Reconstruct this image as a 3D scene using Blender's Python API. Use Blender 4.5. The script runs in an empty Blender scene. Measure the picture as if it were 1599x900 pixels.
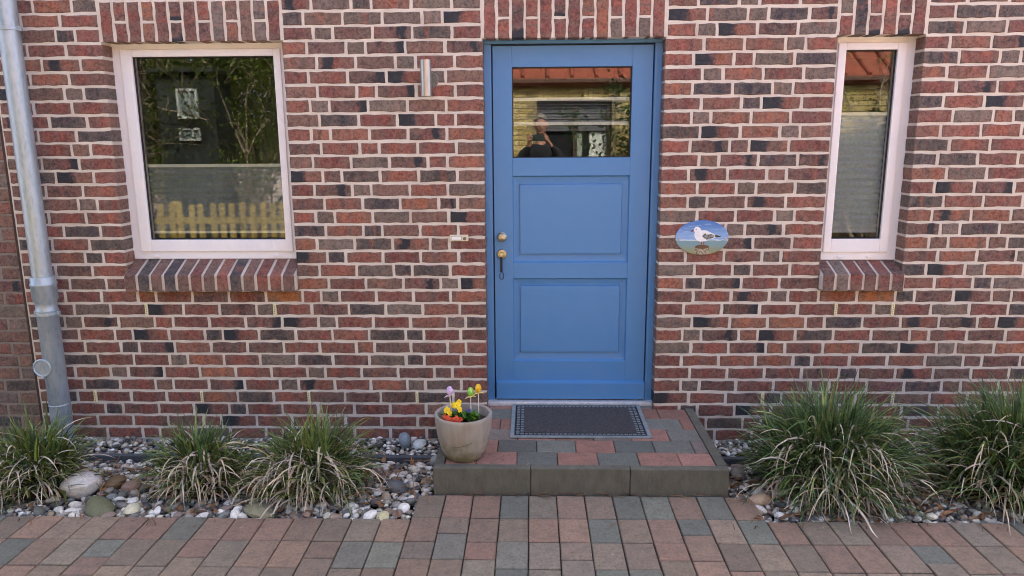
import bpy, bmesh, math, random
import numpy as np
from mathutils import Vector, Matrix, noise as mnoise
random.seed(7)
R = math.radians
sc = bpy.context.scene
col = sc.collection

# ------------------------------------------------------------------ camera, sky, sun, exposure
T = 0.155                      # door threshold above the paving (z = 0 is the paving)
FPX = 1150.0
PIT, YAW, ROL = 0.2009, 0.0272, -0.0064
CAM = np.array([0.2698, -4.2777, 1.5946 + T])
_f = np.array([-math.sin(YAW)*math.cos(PIT), math.cos(YAW)*math.cos(PIT), -math.sin(PIT)])
_r = np.array([math.cos(YAW), math.sin(YAW), 0.0])
_u = np.cross(_r, _f)
_r2 = math.cos(ROL)*_r + math.sin(ROL)*_u
_u2 = -math.sin(ROL)*_r + math.cos(ROL)*_u
def project(P):                # metres -> pixels of the 1599x900 photograph
    d = np.array(P) - CAM; z = d @ _f
    return 799.5 + FPX*(d @ _r2)/z, 450 - FPX*(d @ _u2)/z
cd = bpy.data.cameras.new('camera'); cam = bpy.data.objects.new('camera', cd); col.objects.link(cam)
cd.sensor_width = 36; cd.lens = FPX/1599*36; cd.clip_end = 500; cd.clip_start = 0.01
M = Matrix([[_r2[i], _u2[i], -_f[i], CAM[i]] for i in range(3)] + [[0, 0, 0, 1]])
cam.matrix_world = M
sc.camera = cam

SUN_EL, SUN_AZ = R(50), R(14)          # the sun stands behind the house, azimuth from +Y towards +X
w = bpy.data.worlds.new('World'); sc.world = w; w.use_nodes = True
wn = w.node_tree; wn.nodes.clear()
sky = wn.nodes.new('ShaderNodeTexSky'); sky.sky_type = 'NISHITA'; sky.sun_disc = False
sky.sun_elevation = SUN_EL; sky.sun_rotation = SUN_AZ
sky.air_density = 0.45; sky.dust_density = 4.0; sky.ozone_density = 0.0
bg = wn.nodes.new('ShaderNodeBackground'); bg.inputs[1].default_value = 0.15
wo = wn.nodes.new('ShaderNodeOutputWorld')
wn.links.new(sky.outputs[0], bg.inputs[0]); wn.links.new(bg.outputs[0], wo.inputs[0])
sl = bpy.data.lights.new('sun', 'SUN'); sl.energy = 2.2; sl.angle = R(0.5); sl.color = (1, 0.95, 0.87)
so = bpy.data.objects.new('sun', sl); col.objects.link(so)
sd = Vector((math.sin(SUN_AZ)*math.cos(SUN_EL), math.cos(SUN_AZ)*math.cos(SUN_EL), math.sin(SUN_EL)))
so.rotation_euler = sd.to_track_quat('Z', 'Y').to_euler(); so.location = (0, 6, 9)
vs = sc.view_settings
vs.view_transform = 'Standard'; vs.look = 'None'; vs.gamma = 1; vs.use_curve_mapping = False
vs.exposure = 3.0
vs.use_white_balance = True; vs.white_balance_temperature = 6950   # open shade
sc.render.engine = 'CYCLES'; sc.cycles.use_denoising = True; sc.cycles.pixel_filter_type = 'BLACKMAN_HARRIS'; sc.cycles.filter_width = 1.05
sc.render.resolution_x = 1024; sc.render.resolution_y = 576

# ------------------------------------------------------------------ helpers
def lin(h):
    h = h.lstrip('#'); o = []
    for i in (0, 2, 4):
        c = int(h[i:i+2], 16)/255
        o.append(c/12.92 if c <= .04045 else ((c+.055)/1.055)**2.4)
    return tuple(o)
class NT:
    def __init__(s, name):
        s.m = bpy.data.materials.new(name); s.m.use_nodes = True
        s.t = s.m.node_tree; s.t.nodes.clear()
        s.out = s.n('ShaderNodeOutputMaterial')
    def n(s, t, **kw):
        x = s.t.nodes.new(t)
        for k, v in kw.items(): setattr(x, k, v)
        return x
    def set(s, node, key, v):
        i = node.inputs[key]
        if isinstance(v, bpy.types.NodeSocket): s.t.links.new(v, i)
        elif isinstance(v, tuple) and len(v) == 3 and i.type == 'RGBA': i.default_value = (*v, 1)
        else: i.default_value = v
    def math(s, op, a, b=0.0, c=None, clamp=False):
        x = s.n('ShaderNodeMath', operation=op, use_clamp=clamp); s.set(x, 0, a); s.set(x, 1, b)
        if c is not None: s.set(x, 2, c)
        return x.outputs[0]
    def mix(s, f, a, b, mode='MIX'):
        x = s.n('ShaderNodeMix', data_type='RGBA', blend_type=mode)
        s.set(x, 0, f); s.set(x, 6, a); s.set(x, 7, b); return x.outputs[2]
    def ramp(s, v, lo, hi, a=0.0, b=1.0, smooth=True):
        x = s.n('ShaderNodeMapRange', interpolation_type='SMOOTHSTEP' if smooth else 'LINEAR')
        for k, q in zip(range(5), (v, lo, hi, a, b)): s.set(x, k, q)
        return x.outputs[0]
    def pos(s, scale=(1, 1, 1), off=None, kind='Position'):
        g = s.n('ShaderNodeNewGeometry').outputs['Position'] if kind == 'Position' else s.n('ShaderNodeTexCoord').outputs[kind]
        x = s.n('ShaderNodeVectorMath', operation='MULTIPLY'); s.set(x, 0, g); x.inputs[1].default_value = scale
        if off is None: return x.outputs[0]
        y = s.n('ShaderNodeVectorMath', operation='ADD'); s.set(y, 0, x.outputs[0]); s.set(y, 1, off); return y.outputs[0]
    def noise(s, vec, scale, detail=4, rough=.55, dist=0.0, col=False):
        x = s.n('ShaderNodeTexNoise'); s.set(x, 'Vector', vec); s.set(x, 'Scale', scale); s.set(x, 'Detail', detail)
        s.set(x, 'Roughness', rough); s.set(x, 'Distortion', dist); return x.outputs[1 if col else 0]
    def bump(s, h, strength, dist, normal=None):
        x = s.n('ShaderNodeBump'); s.set(x, 'Height', h); s.set(x, 'Strength', strength); s.set(x, 'Distance', dist)
        if normal is not None: s.set(x, 'Normal', normal)
        return x.outputs[0]
    def attr(s, name):
        return s.n('ShaderNodeAttribute', attribute_name=name)
    def bsdf(s, **kw):
        x = s.n('ShaderNodeBsdfPrincipled')
        for k, v in kw.items(): s.set(x, k.replace('_', ' '), v)
        s.t.links.new(x.outputs[0], s.out.inputs[0]); return x
def simple(name, c1, c2=None, scale=30, rough=.6, metal=0.0, bump=0.0, bscale=None, bdist=.002, detail=4, lo=.35, hi=.65, kind='Position', stretch=(1, 1, 1), **kw):
    s = NT(name); v = s.pos(stretch, kind=kind)
    c = c1
    if c2 is not None: c = s.mix(s.ramp(s.noise(v, scale, detail), lo, hi), c1, c2)
    a = dict(Base_Color=c, Roughness=rough, Metallic=metal, **kw)
    if bump: a['Normal'] = s.bump(s.noise(v, bscale or scale*4, 5), bump, bdist)
    s.bsdf(**a); return s.m

def link(name, me, mats, parent=None, smooth=False, loc=None):
    o = bpy.data.objects.new(name, me); col.objects.link(o)
    for m in (mats if isinstance(mats, (list, tuple)) else [mats]):
        if m is not None and len(me.materials) < (len(mats) if isinstance(mats, (list, tuple)) else 1): me.materials.append(m)
    if parent is not None: o.parent = parent
    if loc is not None: o.location = loc
    if smooth:
        me.shade_smooth()
        if len(me.polygons) < 4000: me.set_sharp_from_angle(angle=R(38))
    return o
def mesh(name, V, F, mats, parent=None, smooth=False, loc=None, attrs=None, uv=None, mi=None):
    me = bpy.data.meshes.new(name); me.from_pydata(V, [], F); me.update()
    if attrs:
        for k, vals in attrs.items():
            a = me.attributes.new(k, 'FLOAT_COLOR', 'POINT'); a.data.foreach_set('color', np.array(vals, dtype=np.float32).ravel())
    if uv is not None:
        a = me.attributes.new('loc', 'FLOAT_VECTOR', 'POINT'); a.data.foreach_set('vector', np.array(uv, dtype=np.float32).ravel())
    if mi is not None: me.polygons.foreach_set('material_index', mi)
    return link(name, me, mats, parent, smooth, loc)
def empty(name, label=None, cat=None, loc=(0, 0, 0), group=None, parent=None):
    o = bpy.data.objects.new(name, None); col.objects.link(o); o.location = loc; o.empty_display_size = .1
    if parent is not None: o.parent = parent
    if label: tag(o, label, cat, group)
    return o
def tag(o, label, cat, group=None):
    o['label'] = label; o['category'] = cat
    if group: o['group'] = group
    return o
class MB:                      # collects simple shapes into one mesh
    def __init__(s): s.V = []; s.F = []; s.mi = []; s.m = 0
    def add(s, V, F):
        b = len(s.V); s.V += [tuple(v) for v in V]; s.F += [tuple(b+i for i in f) for f in F]; s.mi += [s.m]*len(F); return s
    def box(s, x0, x1, y0, y1, z0, z1, bev=0.0):
        if bev <= 0:
            V = [(x, y, z) for x in (x0, x1) for y in (y0, y1) for z in (z0, z1)]
            return s.add(V, [(0, 1, 3, 2), (4, 6, 7, 5), (0, 4, 5, 1), (2, 3, 7, 6), (0, 2, 6, 4), (1, 5, 7, 3)])
        bm = bmesh.new(); bmesh.ops.create_cube(bm, size=1)
        for v in bm.verts: v.co = Vector(((x0+x1)/2+v.co.x*(x1-x0), (y0+y1)/2+v.co.y*(y1-y0), (z0+z1)/2+v.co.z*(z1-z0)))
        bmesh.ops.bevel(bm, geom=bm.edges[:], offset=bev, segments=2, affect='EDGES', profile=.6)
        return s.bm(bm)
    def bm(s, bm, mat=None):
        if mat is not None: bmesh.ops.transform(bm, matrix=mat, verts=bm.verts)
        bm.verts.index_update(); s.add([v.co[:] for v in bm.verts], [[v.index for v in f.verts] for f in bm.faces]); bm.free(); return s
    def tube(s, pts, rad, n=8, cap=True):
        pts = [Vector(p) for p in pts]; rad = rad if isinstance(rad, (list, tuple)) else [rad]*len(pts)
        V = []; F = []; a = None
        for i, p in enumerate(pts):
            d = (pts[min(i+1, len(pts)-1)] - pts[max(i-1, 0)]).normalized()
            if a is None: a = d.orthogonal().normalized()
            a = (a - d*a.dot(d)); a = a.normalized() if a.length > 1e-6 else d.orthogonal().normalized()
            b = d.cross(a)
            for k in range(n):
                t = 2*math.pi*k/n; V.append(p + (a*math.cos(t)+b*math.sin(t))*rad[i])
        for i in range(len(pts)-1):
            for k in range(n): F.append((i*n+k, i*n+(k+1) % n, (i+1)*n+(k+1) % n, (i+1)*n+k))
        if cap: F.append(tuple(range(n))[::-1]); F.append(tuple((len(pts)-1)*n+k for k in range(n)))
        return s.add(V, F)
    def lathe(s, prof, c=(0, 0, 0), n=32, axis='Z', cap=True):
        V = []; F = []
        for r, h in prof:
            for k in range(n):
                t = 2*math.pi*k/n; x, y = r*math.cos(t), r*math.sin(t)
                V.append((c[0]+x, c[1]+y, c[2]+h) if axis == 'Z' else (c[0]+x, c[1]+h, c[2]-y))
        m = len(prof)
        for i in range(m-1):
            for k in range(n): F.append((i*n+k, i*n+(k+1) % n, (i+1)*n+(k+1) % n, (i+1)*n+k))
        if cap: F.append(tuple(range(n))[::-1]); F.append(tuple((m-1)*n+k for k in range(n)))
        return s.add(V, F)
    def ell(s, c, r, sub=2, mat=None, jit=0.0):
        bm = bmesh.new(); bmesh.ops.create_icosphere(bm, subdivisions=sub, radius=1)
        for v in bm.verts:
            k = 1 + (random.uniform(-jit, jit) if jit else 0)
            v.co = Vector((v.co.x*r[0]*k, v.co.y*r[1]*k, v.co.z*r[2]*k))
        if mat is not None: bmesh.ops.transform(bm, matrix=mat, verts=bm.verts)
        for v in bm.verts: v.co += Vector(c)
        return s.bm(bm)
    def build(s, name, mats, parent=None, smooth=False, loc=None):
        V = s.V if loc is None else [(v[0]-loc[0], v[1]-loc[1], v[2]-loc[2]) for v in s.V]
        return mesh(name, V, s.F, mats, parent, smooth, loc, mi=s.mi if isinstance(mats, (list, tuple)) else None)

# ------------------------------------------------------------------ materials
def brick_material():
    s = NT('fired brick')
    tint = s.attr('tint').outputs['Color']; par = s.attr('par'); lc = s.attr('loc').outputs['Vector']
    sp = s.n('ShaderNodeSeparateXYZ'); s.set(sp, 0, lc)
    u, v = sp.outputs[0], sp.outputs[1]
    pp = s.n('ShaderNodeSeparateColor'); s.set(pp, 0, par.outputs['Color'])
    seed = s.n('ShaderNodeCombineXYZ'); s.set(seed, 0, s.math('MULTIPLY', pp.outputs[2], 31.0)); s.set(seed, 1, s.math('MULTIPLY', pp.outputs[2], 17.0))
    P = s.pos((1, 1, 1), seed.outputs[0])
    big = s.noise(P, 18, 5, .62, .8); fine = s.noise(P, 52, 6, .7, .9); grain = s.noise(P, 420, 3, .7)
    # grey-brown fired skin round a redder heart
    eu = s.math('MINIMUM', u, s.math('SUBTRACT', 1.0, u)); ev = s.math('MINIMUM', v, s.math('SUBTRACT', 1.0, v))
    heart = s.math('MULTIPLY', s.ramp(s.math('ADD', eu, s.math('MULTIPLY', big, .3)), .12, .36), s.ramp(s.math('ADD', ev, s.math('MULTIPLY', fine, .35)), .12, .38))
    skin = s.mix(.7, tint, lin('7b675b'))
    uv1 = s.n('ShaderNodeCombineXYZ'); s.set(uv1, 0, s.math('ADD', s.math('MULTIPLY', u, 2.6), s.math('MULTIPLY', pp.outputs[2], 57.0))); s.set(uv1, 1, s.math('MULTIPLY', v, .25))
    band = s.noise(uv1.outputs[0], 1.0, 3, .6, .4)
    heart = s.math('MULTIPLY', heart, s.ramp(s.math('ADD', band, s.math('MULTIPLY', fine, .3)), .5, .78, .15, 1.0))
    c = s.mix(heart, skin, tint)
    c = s.mix(s.ramp(band, .56, .68, 0.0, .8), c, s.mix(.6, c, lin('a8664e'))); c = s.mix(s.ramp(band, .42, .32, 0.0, .6), c, s.mix(.6, c, lin('4a403e')))
    c = s.mix(s.math('MULTIPLY', s.ramp(big, .5, .75), par.outputs['Alpha']), c, lin('2f282a'))   # mottled firing
    c = s.mix(s.ramp(fine, .42, .64, .0, 1.0), c, s.mix(.54, c, (.006, .006, .008)))
    c = s.mix(s.ramp(fine, .40, .26, .0, .45), c, s.mix(.6, c, lin('c08a74')))
    c = s.mix(s.ramp(big, .25, .5, .4, 0.0), c, s.mix(.5, c, lin('a06a50')))
    # burnt blue-black end
    du = s.math('ABSOLUTE', s.math('SUBTRACT', s.math('ADD', u, s.math('MULTIPLY', s.math('SUBTRACT', big, .5), .5)), pp.outputs[0]))
    burnt = s.math('MULTIPLY', s.ramp(du, s.math('MULTIPLY', pp.outputs[1], .55), s.math('ADD', pp.outputs[1], .07), 1.0, 0.0), s.ramp(pp.outputs[1], 0.01, .05))
    c = s.mix(s.math('MULTIPLY', burnt, s.ramp(fine, .2, .5, .78, 1.0)), c, lin('24262d'))
    # lime specks
    c = s.mix(s.ramp(grain, .66, .74, 0.0, .4), c, lin('b9a79c'))
    h = s.math('ADD', s.math('MULTIPLY', fine, .7), s.math('MULTIPLY', grain, .35))
    s.bsdf(Base_Color=c, Roughness=s.ramp(fine, .3, .7, .5, .8), Normal=s.bump(h, .9, .007))
    return s.m
def mortar_material(name, a, b):
    s = NT(name); P = s.pos()
    n1 = s.noise(P, 9, 5, .6); n2 = s.noise(P, 130, 6, .7); n3 = s.noise(P, 500, 3, .6)
    c = s.mix(s.ramp(n1, .3, .7), a, b); c = s.mix(s.ramp(n2, .5, .72, 0, .6), c, s.mix(.5, c, lin('7a6a62'))); c = s.mix(s.ramp(s.noise(P, 3.2, 4, .6), .5, .7, 0, .3), c, lin('a8948a'))
    s.bsdf(Base_Color=c, Roughness=.95, Normal=s.bump(s.math('ADD', n2, s.math('MULTIPLY', n3, .4)), .9, .005)); return s.m
MAT = {}
MAT['brick'] = brick_material()
MAT['mortar'] = mortar_material('pale pink lime mortar', lin('e2d8cc'), lin('d3c6b9'))
MAT['mortar_grey'] = mortar_material('grey mortar', lin('958a80'), lin('857a70'))
def procedural_brick(name, cols, mortar, bw, bh):
    s = NT(name); P = s.pos()
    sp = s.n('ShaderNodeSeparateXYZ'); s.set(sp, 0, P); cb = s.n('ShaderNodeCombineXYZ'); s.set(cb, 0, s.math('ADD', sp.outputs[0], sp.outputs[1])); s.set(cb, 1, sp.outputs[2])
    b = s.n('ShaderNodeTexBrick'); s.set(b, 'Vector', cb.outputs[0]); s.set(b, 'Color1', cols[0]); s.set(b, 'Color2', cols[1]); s.set(b, 'Mortar', mortar)
    s.set(b, 'Scale', 1.0); s.set(b, 'Mortar Size', .006); s.set(b, 'Brick Width', bw); s.set(b, 'Row Height', bh)
    n = s.noise(P, 30, 5)
    c = s.mix(s.ramp(n, .3, .75, 0, .5), b.outputs[0], s.mix(.6, b.outputs[0], (0, 0, 0)))
    s.bsdf(Base_Color=c, Roughness=.9, Normal=s.bump(s.math('ADD', s.math('MULTIPLY', b.outputs[1], -1.0), s.math('MULTIPLY', n, .3)), .5, .006)); return s.m
MAT['brick_far'] = procedural_brick('brickwork out of sight', (lin('7a4238'), lin('4a302c')), lin('c0aa9c'), .2225, .079)
MAT['blue'] = None
def paint(name, c, rough=.42, bump=.05):
    s = NT(name); P = s.pos()
    n = s.noise(P, 7, 4); n2 = s.noise(P, 240, 4, .6)
    cc = s.mix(s.ramp(n, .3, .7, 0, .12), c, s.mix(.5, c, lin('8a9aa8')))
    s.bsdf(Base_Color=cc, Roughness=s.ramp(n, .3, .7, rough-.05, rough+.08), Normal=s.bump(n2, bump, .001)); return s.m
MAT['blue'] = paint('blue door paint', (.062, .215, .46))
MAT['white'] = paint('white window plastic', lin('ebe9ec'), .32, .02)
MAT['alu'] = simple('threshold aluminium', lin('dcdcde'), lin('c8c9cc'), 40, .4, .25, .05)
def glass():
    s = NT('window glass')
    tr = s.n('ShaderNodeBsdfTransparent'); tr.inputs[0].default_value = (.93, .96, .95, 1)
    gl = s.n('ShaderNodeBsdfGlossy'); gl.inputs['Roughness'].default_value = 0.0
    n = s.noise(s.pos(), 2.2, 2); s.set(gl, 'Normal', s.bump(n, .006, .006))
    fr = s.n('ShaderNodeFresnel'); fr.inputs[0].default_value = 1.52
    f = s.math('ADD', fr.outputs[0], .022)
    mx = s.n('ShaderNodeMixShader'); s.set(mx, 0, f); s.t.links.new(tr.outputs[0], mx.inputs[1]); s.t.links.new(gl.outputs[0], mx.inputs[2])
    s.t.links.new(mx.outputs[0], s.out.inputs[0]); return s.m
MAT['glass'] = glass()
MAT['seal'] = simple('black rubber seal', (.012, .013, .016), None, rough=.6)
MAT['blind'] = simple('grey pleated blind fabric', lin('868e98'), lin('7c848e'), 60, .9)
MAT['blind_light'] = simple('light grey honeycomb blind', lin('b4bcc9'), lin('a8b0bd'), 60, .9)
MAT['rail'] = simple('white blind rail', lin('e8e8e6'), None, rough=.4)
MAT['room'] = simple('interior wall', lin('6c6863'), lin('5c5955'), 3, .9)
MAT['room_floor'] = simple('interior floor', lin('57463a'), lin('46382f'), 6, .5)
MAT['brass'] = simple('satin brass', lin('bdb59c'), lin('a49a7e'), 60, .3, .85)
MAT['steel'] = simple('brushed stainless steel', lin('bdbab5'), lin('a8a5a0'), 90, .36, .9, .12, 300, .0006, stretch=(1, 1, .05))
MAT['black'] = simple('black strap', (.012, .012, .014), None, rough=.7)
MAT['cream'] = simple('cream plastic', lin('d9d2bd'), lin('cfc7b0'), 60, .5)
MAT['paper'] = simple('white paper', lin('efeee8'), None, rough=.8)
MAT['vent'] = simple('pale yellow vent plastic', lin('e9e0b8'), lin('dcd3a8'), 60, .6)
MAT['ventdark'] = simple('vent slot', lin('6a6250'), None, rough=.8)
def zinc():
    s = NT('weathered zinc'); P = s.pos((1, 1, .35))
    n = s.noise(P, 14, 6, .65); n2 = s.noise(s.pos((1, 1, .2)), 60, 5, .6); v = s.n('ShaderNodeTexVoronoi'); s.set(v, 'Vector', P); s.set(v, 'Scale', 60.0)
    c = s.mix(s.ramp(n, .32, .68), lin('8fa0ac'), lin('aeb9c1')); c = s.mix(s.ramp(v.outputs[0], .1, .6, 0, .3), c, lin('c6ced2'))
    c = s.mix(s.ramp(n2, .55, .8, 0, .4), c, lin('7b7d7c'))
    s.bsdf(Base_Color=c, Metallic=.55, Roughness=s.ramp(n, .3, .7, .38, .55), Normal=s.bump(n2, .08, .002)); return s.m
MAT['zinc'] = zinc()
MAT['joint_strip'] = simple('brown joint board', lin('4b3a33'), lin('3a2d28'), 20, .85, 0, .3)
def stone_mat(name, attr='tint', speck=.25, rough=.85, sc_=1.0, bump=.9, stain=None):
    s = NT(name); P = s.pos(); t = s.attr(attr).outputs['Color']
    n1 = s.noise(P, 17*sc_, 5, .68, .5); n2 = s.noise(P, 70*sc_, 6, .75); n3 = s.noise(P, 420*sc_, 3, .7)
    c = s.mix(s.ramp(n1, .38, .66, 0, .6), t, s.mix(.6, t, lin('57504a')))
    c = s.mix(s.ramp(n2, .45, .66, 0, .7), c, s.mix(.5, c, (0.02, 0.018, 0.016)))
    c = s.mix(s.ramp(n3, .64, .72, 0, speck), c, lin('d8d0c4'))
    n4 = s.noise(P, 38*sc_, 3, .5); c = s.mix(s.ramp(n4, .735, .76, 0, .55), c, lin('cfc8bc'))   # lime splashes
    if stain is not None: c = s.mix(s.ramp(s.noise(P, 5, 4), .45, .75, 0, .5), c, stain)
    s.bsdf(Base_Color=c, Roughness=rough, Normal=s.bump(s.math('ADD', n2, n3), bump, .003)); return s.m
MAT['paver'] = stone_mat('concrete paver')
MAT['edging'] = simple('weathered concrete edging', lin('6a675b'), lin('545147'), 22, .92, 0, .9, 140, .006, detail=8, lo=.15, hi=.85, stretch=(1, 1, .45))
MAT['plate_edging'] = simple('anthracite edging strip', lin('4d5258'), lin('41454b'), 20, .7, 0, .15)
MAT['soil'] = simple('bed soil', lin('3b3026'), lin('2a221b'), 20, .95, 0, .9, 60, .01)
MAT['joint'] = simple('sandy joint bed', lin('2e2a26'), lin('453d35'), 40, .95, 0, .8, 120, .004)
MAT['bounce_paving'] = procedural_brick('paving out of sight', (lin('ab9b8c'), lin('9a8a7e')), lin('6a6058'), .207, .138)  # unseen ground, colour made paler to bounce warm light onto the wall
def pebble_mat():
    s = NT('river pebble'); t = s.attr('tint').outputs['Color']; P = s.pos()
    n1 = s.noise(P, 45, 5, .65, 1.0); n2 = s.noise(P, 230, 4, .7)
    c = s.mix(s.ramp(n1, .42, .62, 0, .45), t, s.mix(.6, t, lin('3f3b38'))); c = s.mix(s.ramp(n2, .6, .7, 0, .35), c, lin('cfc9bf'))
    s.bsdf(Base_Color=c, Roughness=.62, Normal=s.bump(n2, .3, .002)); return s.m
MAT['pebble'] = pebble_mat()
def ceramic():
    s = NT('taupe glazed pot'); P = s.pos(); sp = s.n('ShaderNodeSeparateXYZ'); s.set(sp, 0, s.pos(kind='Object'))
    n = s.noise(s.pos((1, 1, .22)), 22, 5, .6); n2 = s.noise(P, 18, 4)
    c = s.mix(s.ramp(n, .35, .7), lin('a09990'), lin('92877a')); 
    g = s.math('MULTIPLY', s.ramp(sp.outputs[2], .19, .02), s.ramp(n2, .35, .65))      # algae grows on the damp foot
    c = s.mix(s.math('MULTIPLY', g, .75), c, lin('5f5c34'))
    s.bsdf(Base_Color=c, Roughness=.42, Normal=s.bump(s.noise(P, 120, 4), .12, .002)); return s.m
MAT['ceramic'] = ceramic()
MAT['potline'] = simple('hairline crack', lin('5c4a3c'), None, rough=.9)
def leafmat(name, a, b, tip=None, rough=.5, trans=.25):
    s = NT(name); P = s.pos(); t = s.attr('tint').outputs['Color']
    n = s.noise(P, 25, 3); c = s.mix(s.ramp(n, .35, .65), a, b); c = s.mix(1.0, c, t, 'MULTIPLY')
    d = s.bsdf(Base_Color=c, Roughness=rough)
    tl = s.n('ShaderNodeBsdfTranslucent'); s.set(tl, 0, c); mx = s.n('ShaderNodeMixShader'); mx.inputs[0].default_value = trans
    s.t.links.new(d.outputs[0], mx.inputs[1]); s.t.links.new(tl.outputs[0], mx.inputs[2]); s.t.links.new(mx.outputs[0], s.out.inputs[0]); return s.m
MAT['blade'] = leafmat('sedge blade', lin('869c58'), lin('688048'))
MAT['dry'] = leafmat('dry sedge blade', lin('dcd6c8'), lin('c2b6a0'), rough=.7, trans=.15)
MAT['litter'] = leafmat('dead leaf', lin('8a6546'), lin('6b4a32'), rough=.8, trans=.1)
MAT['leaf'] = leafmat('shrub leaf', lin('7d9440'), lin('587030'))
MAT['conifer'] = leafmat('dark conifer leaf', lin('4d6a38'), lin('34502a'))
MAT['bark'] = simple('bark', lin('a39680'), lin('75685a'), 30, .9, 0, .5)

# ------------------------------------------------------------------ brick helper
TINT = {'R': ('8a4c42', '7f453c', '935244', '7a413a'), 'O': ('985c48', 'a26149', '8f5747'), 'B': ('7d594c', '866153', '73524a'),
        'G': ('74655c', '7e6e65', '6a5c54'), 'D': ('3d3a40', '45403f', '37363d'), 'K': ('854d40', '7b473e', '8c5646'), 'M': ('6e463f', '734a46', '60403b'), 'W': ('8f4a26', '9d5a26', '7c3d22')}
def brick_parts(L, H, D, jit=.0031, bev=.004, vert=False):
    """front on y=0 facing -y, x 0..L, z 0..H, back at y=D"""
    nl = 5 if L > .15 else 3
    out = []
    def j(k=1.0): return random.uniform(-jit, jit)*k
    for i in range(nl): out.append((L*i/nl, 0.0))
    for i in range(2): out.append((L, H*i/2))
    for i in range(nl): out.append((L*(1-i/nl), H))
    for i in range(2): out.append((0.0, H*(1-i/2)))
    out = [(x+j(.7), z+j()) for x, z in out]
    cx, cz = L/2, H/2; V = []; n = len(out)
    def ring(inset, y):
        for x, z in out:
            V.append((x+(inset if x < cx else -inset)*(abs(x-cx) > cx*.9), y, z+(inset if z < cz else -inset)*(abs(z-cz) > cz*.6)))
    ring(bev, random.uniform(-.001, .001)); ring(0, bev); ring(0, D)
    F = [tuple(range(n))]
    for r_ in range(2):
        for k in range(n): F.append((r_*n+k, (r_+1)*n+k, (r_+1)*n+(k+1) % n, r_*n+(k+1) % n))
    UV = [(x/L, z/H, 0) for x, y, z in V]
    if vert: V = [(z, y, L-x) for x, y, z in V]; F = [tuple(f) for f in F]
    return V, F, UV
def brick_look(code):
    c = code.upper(); base = lin(random.choice(TINT[c])); k = random.uniform(1.02, 1.34)
    t = tuple(min(1, q*k*random.uniform(.96, 1.04)) for q in base)
    pos, wid, mot = 0.0, 0.0, random.uniform(.1, .45)
    if c == 'K': pos, wid = random.choice(((.12, .38), (.2, .3), (.15, .42), (.3, .16)))
    if c == 'D': mot = .6
    if c == 'M': mot = 1.0; pos, wid = random.choice(((1.0, .25), (.95, .0), (0, .0), (.75, .08)))
    if c == 'G': mot = .35
    return (*t, 1), (pos, wid, random.random(), mot)
class Pile:                    # many pieces of one kind joined into one mesh
    def __init__(s): s.V = []; s.F = []; s.t = []; s.p = []; s.uv = []
    def add(s, V, F, tint, par=(0, 0, 0, 0), uv=None, at=(0, 0, 0)):
        b = len(s.V); s.V += [(v[0]+at[0], v[1]+at[1], v[2]+at[2]) for v in V]; s.F += [tuple(b+i for i in f) for f in F]
        s.t += [tint]*len(V); s.p += [par]*len(V); s.uv += (uv or [(0, 0, 0)]*len(V))
    def build(s, name, mat, parent=None, smooth=False):
        return mesh(name, s.V, s.F, mat, parent, smooth, attrs={'tint': s.t, 'par': s.p}, uv=s.uv)
def one_piece(name, V, F, mat, tint, par, uv, parent, at, smooth=False, rot=None):
    n = len(V); o = mesh(name, V, F, mat, parent, smooth, at, {'tint': [tint]*n, 'par': [par]*n}, uv)
    if rot: o.rotation_euler = rot
    return o
def holed_wall(name, x0, x1, z0, z1, y0, y1, holes, mat, parent=None):
    xs = sorted({x0, x1, *[h[0] for h in holes], *[h[1] for h in holes]}); zs = sorted({z0, z1, *[h[2] for h in holes], *[h[3] for h in holes]})
    mb = MB()
    hole = lambda i, k: any(h[0] <= xs[i] and xs[i+1] <= h[1] and h[2] <= zs[k] and zs[k+1] <= h[3] for h in holes) if 0 <= i < len(xs)-1 and 0 <= k < len(zs)-1 else True
    for i in range(len(xs)-1):
        for k in range(len(zs)-1):
            if hole(i, k): continue
            a, b, c, d = xs[i], xs[i+1], zs[k], zs[k+1]
            mb.add([(a, y0, c), (b, y0, c), (b, y0, d), (a, y0, d)], [(0, 1, 2, 3)]); mb.add([(a, y1, c), (b, y1, c), (b, y1, d), (a, y1, d)], [(3, 2, 1, 0)])
            if hole(i-1, k): mb.add([(a, y0, c), (a, y0, d), (a, y1, d), (a, y1, c)], [(0, 1, 2, 3)])
            if hole(i+1, k): mb.add([(b, y0, c), (b, y1, c), (b, y1, d), (b, y0, d)], [(0, 1, 2, 3)])
            if hole(i, k-1): mb.add([(a, y0, c), (a, y1, c), (b, y1, c), (b, y0, c)], [(0, 1, 2, 3)])
            if hole(i, k+1): mb.add([(a, y0, d), (b, y0, d), (b, y1, d), (a, y1, d)], [(0, 1, 2, 3)])
    return mb.build(name, mat, parent)

# ------------------------------------------------------------------ ground
g = MB(); g.box(-30, 30, -40, -2.05, -.30, -.012); 
ground = g.build('ground', MAT['bounce_paving']); ground['kind'] = 'structure'
C = .079; SP = .2225; JT = .0165
XL0, XL1 = -2.148, -1.124      # left window opening
XD0, XD1 = 0.0, 1.01           # door opening
XR0, XR1 = 1.950, 2.422        # right window opening
XW0, XW1 = -2.79, 5.2          # this house's front wall
ZTOP = 27*C + T; ZSILL = 9*C + T

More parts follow.
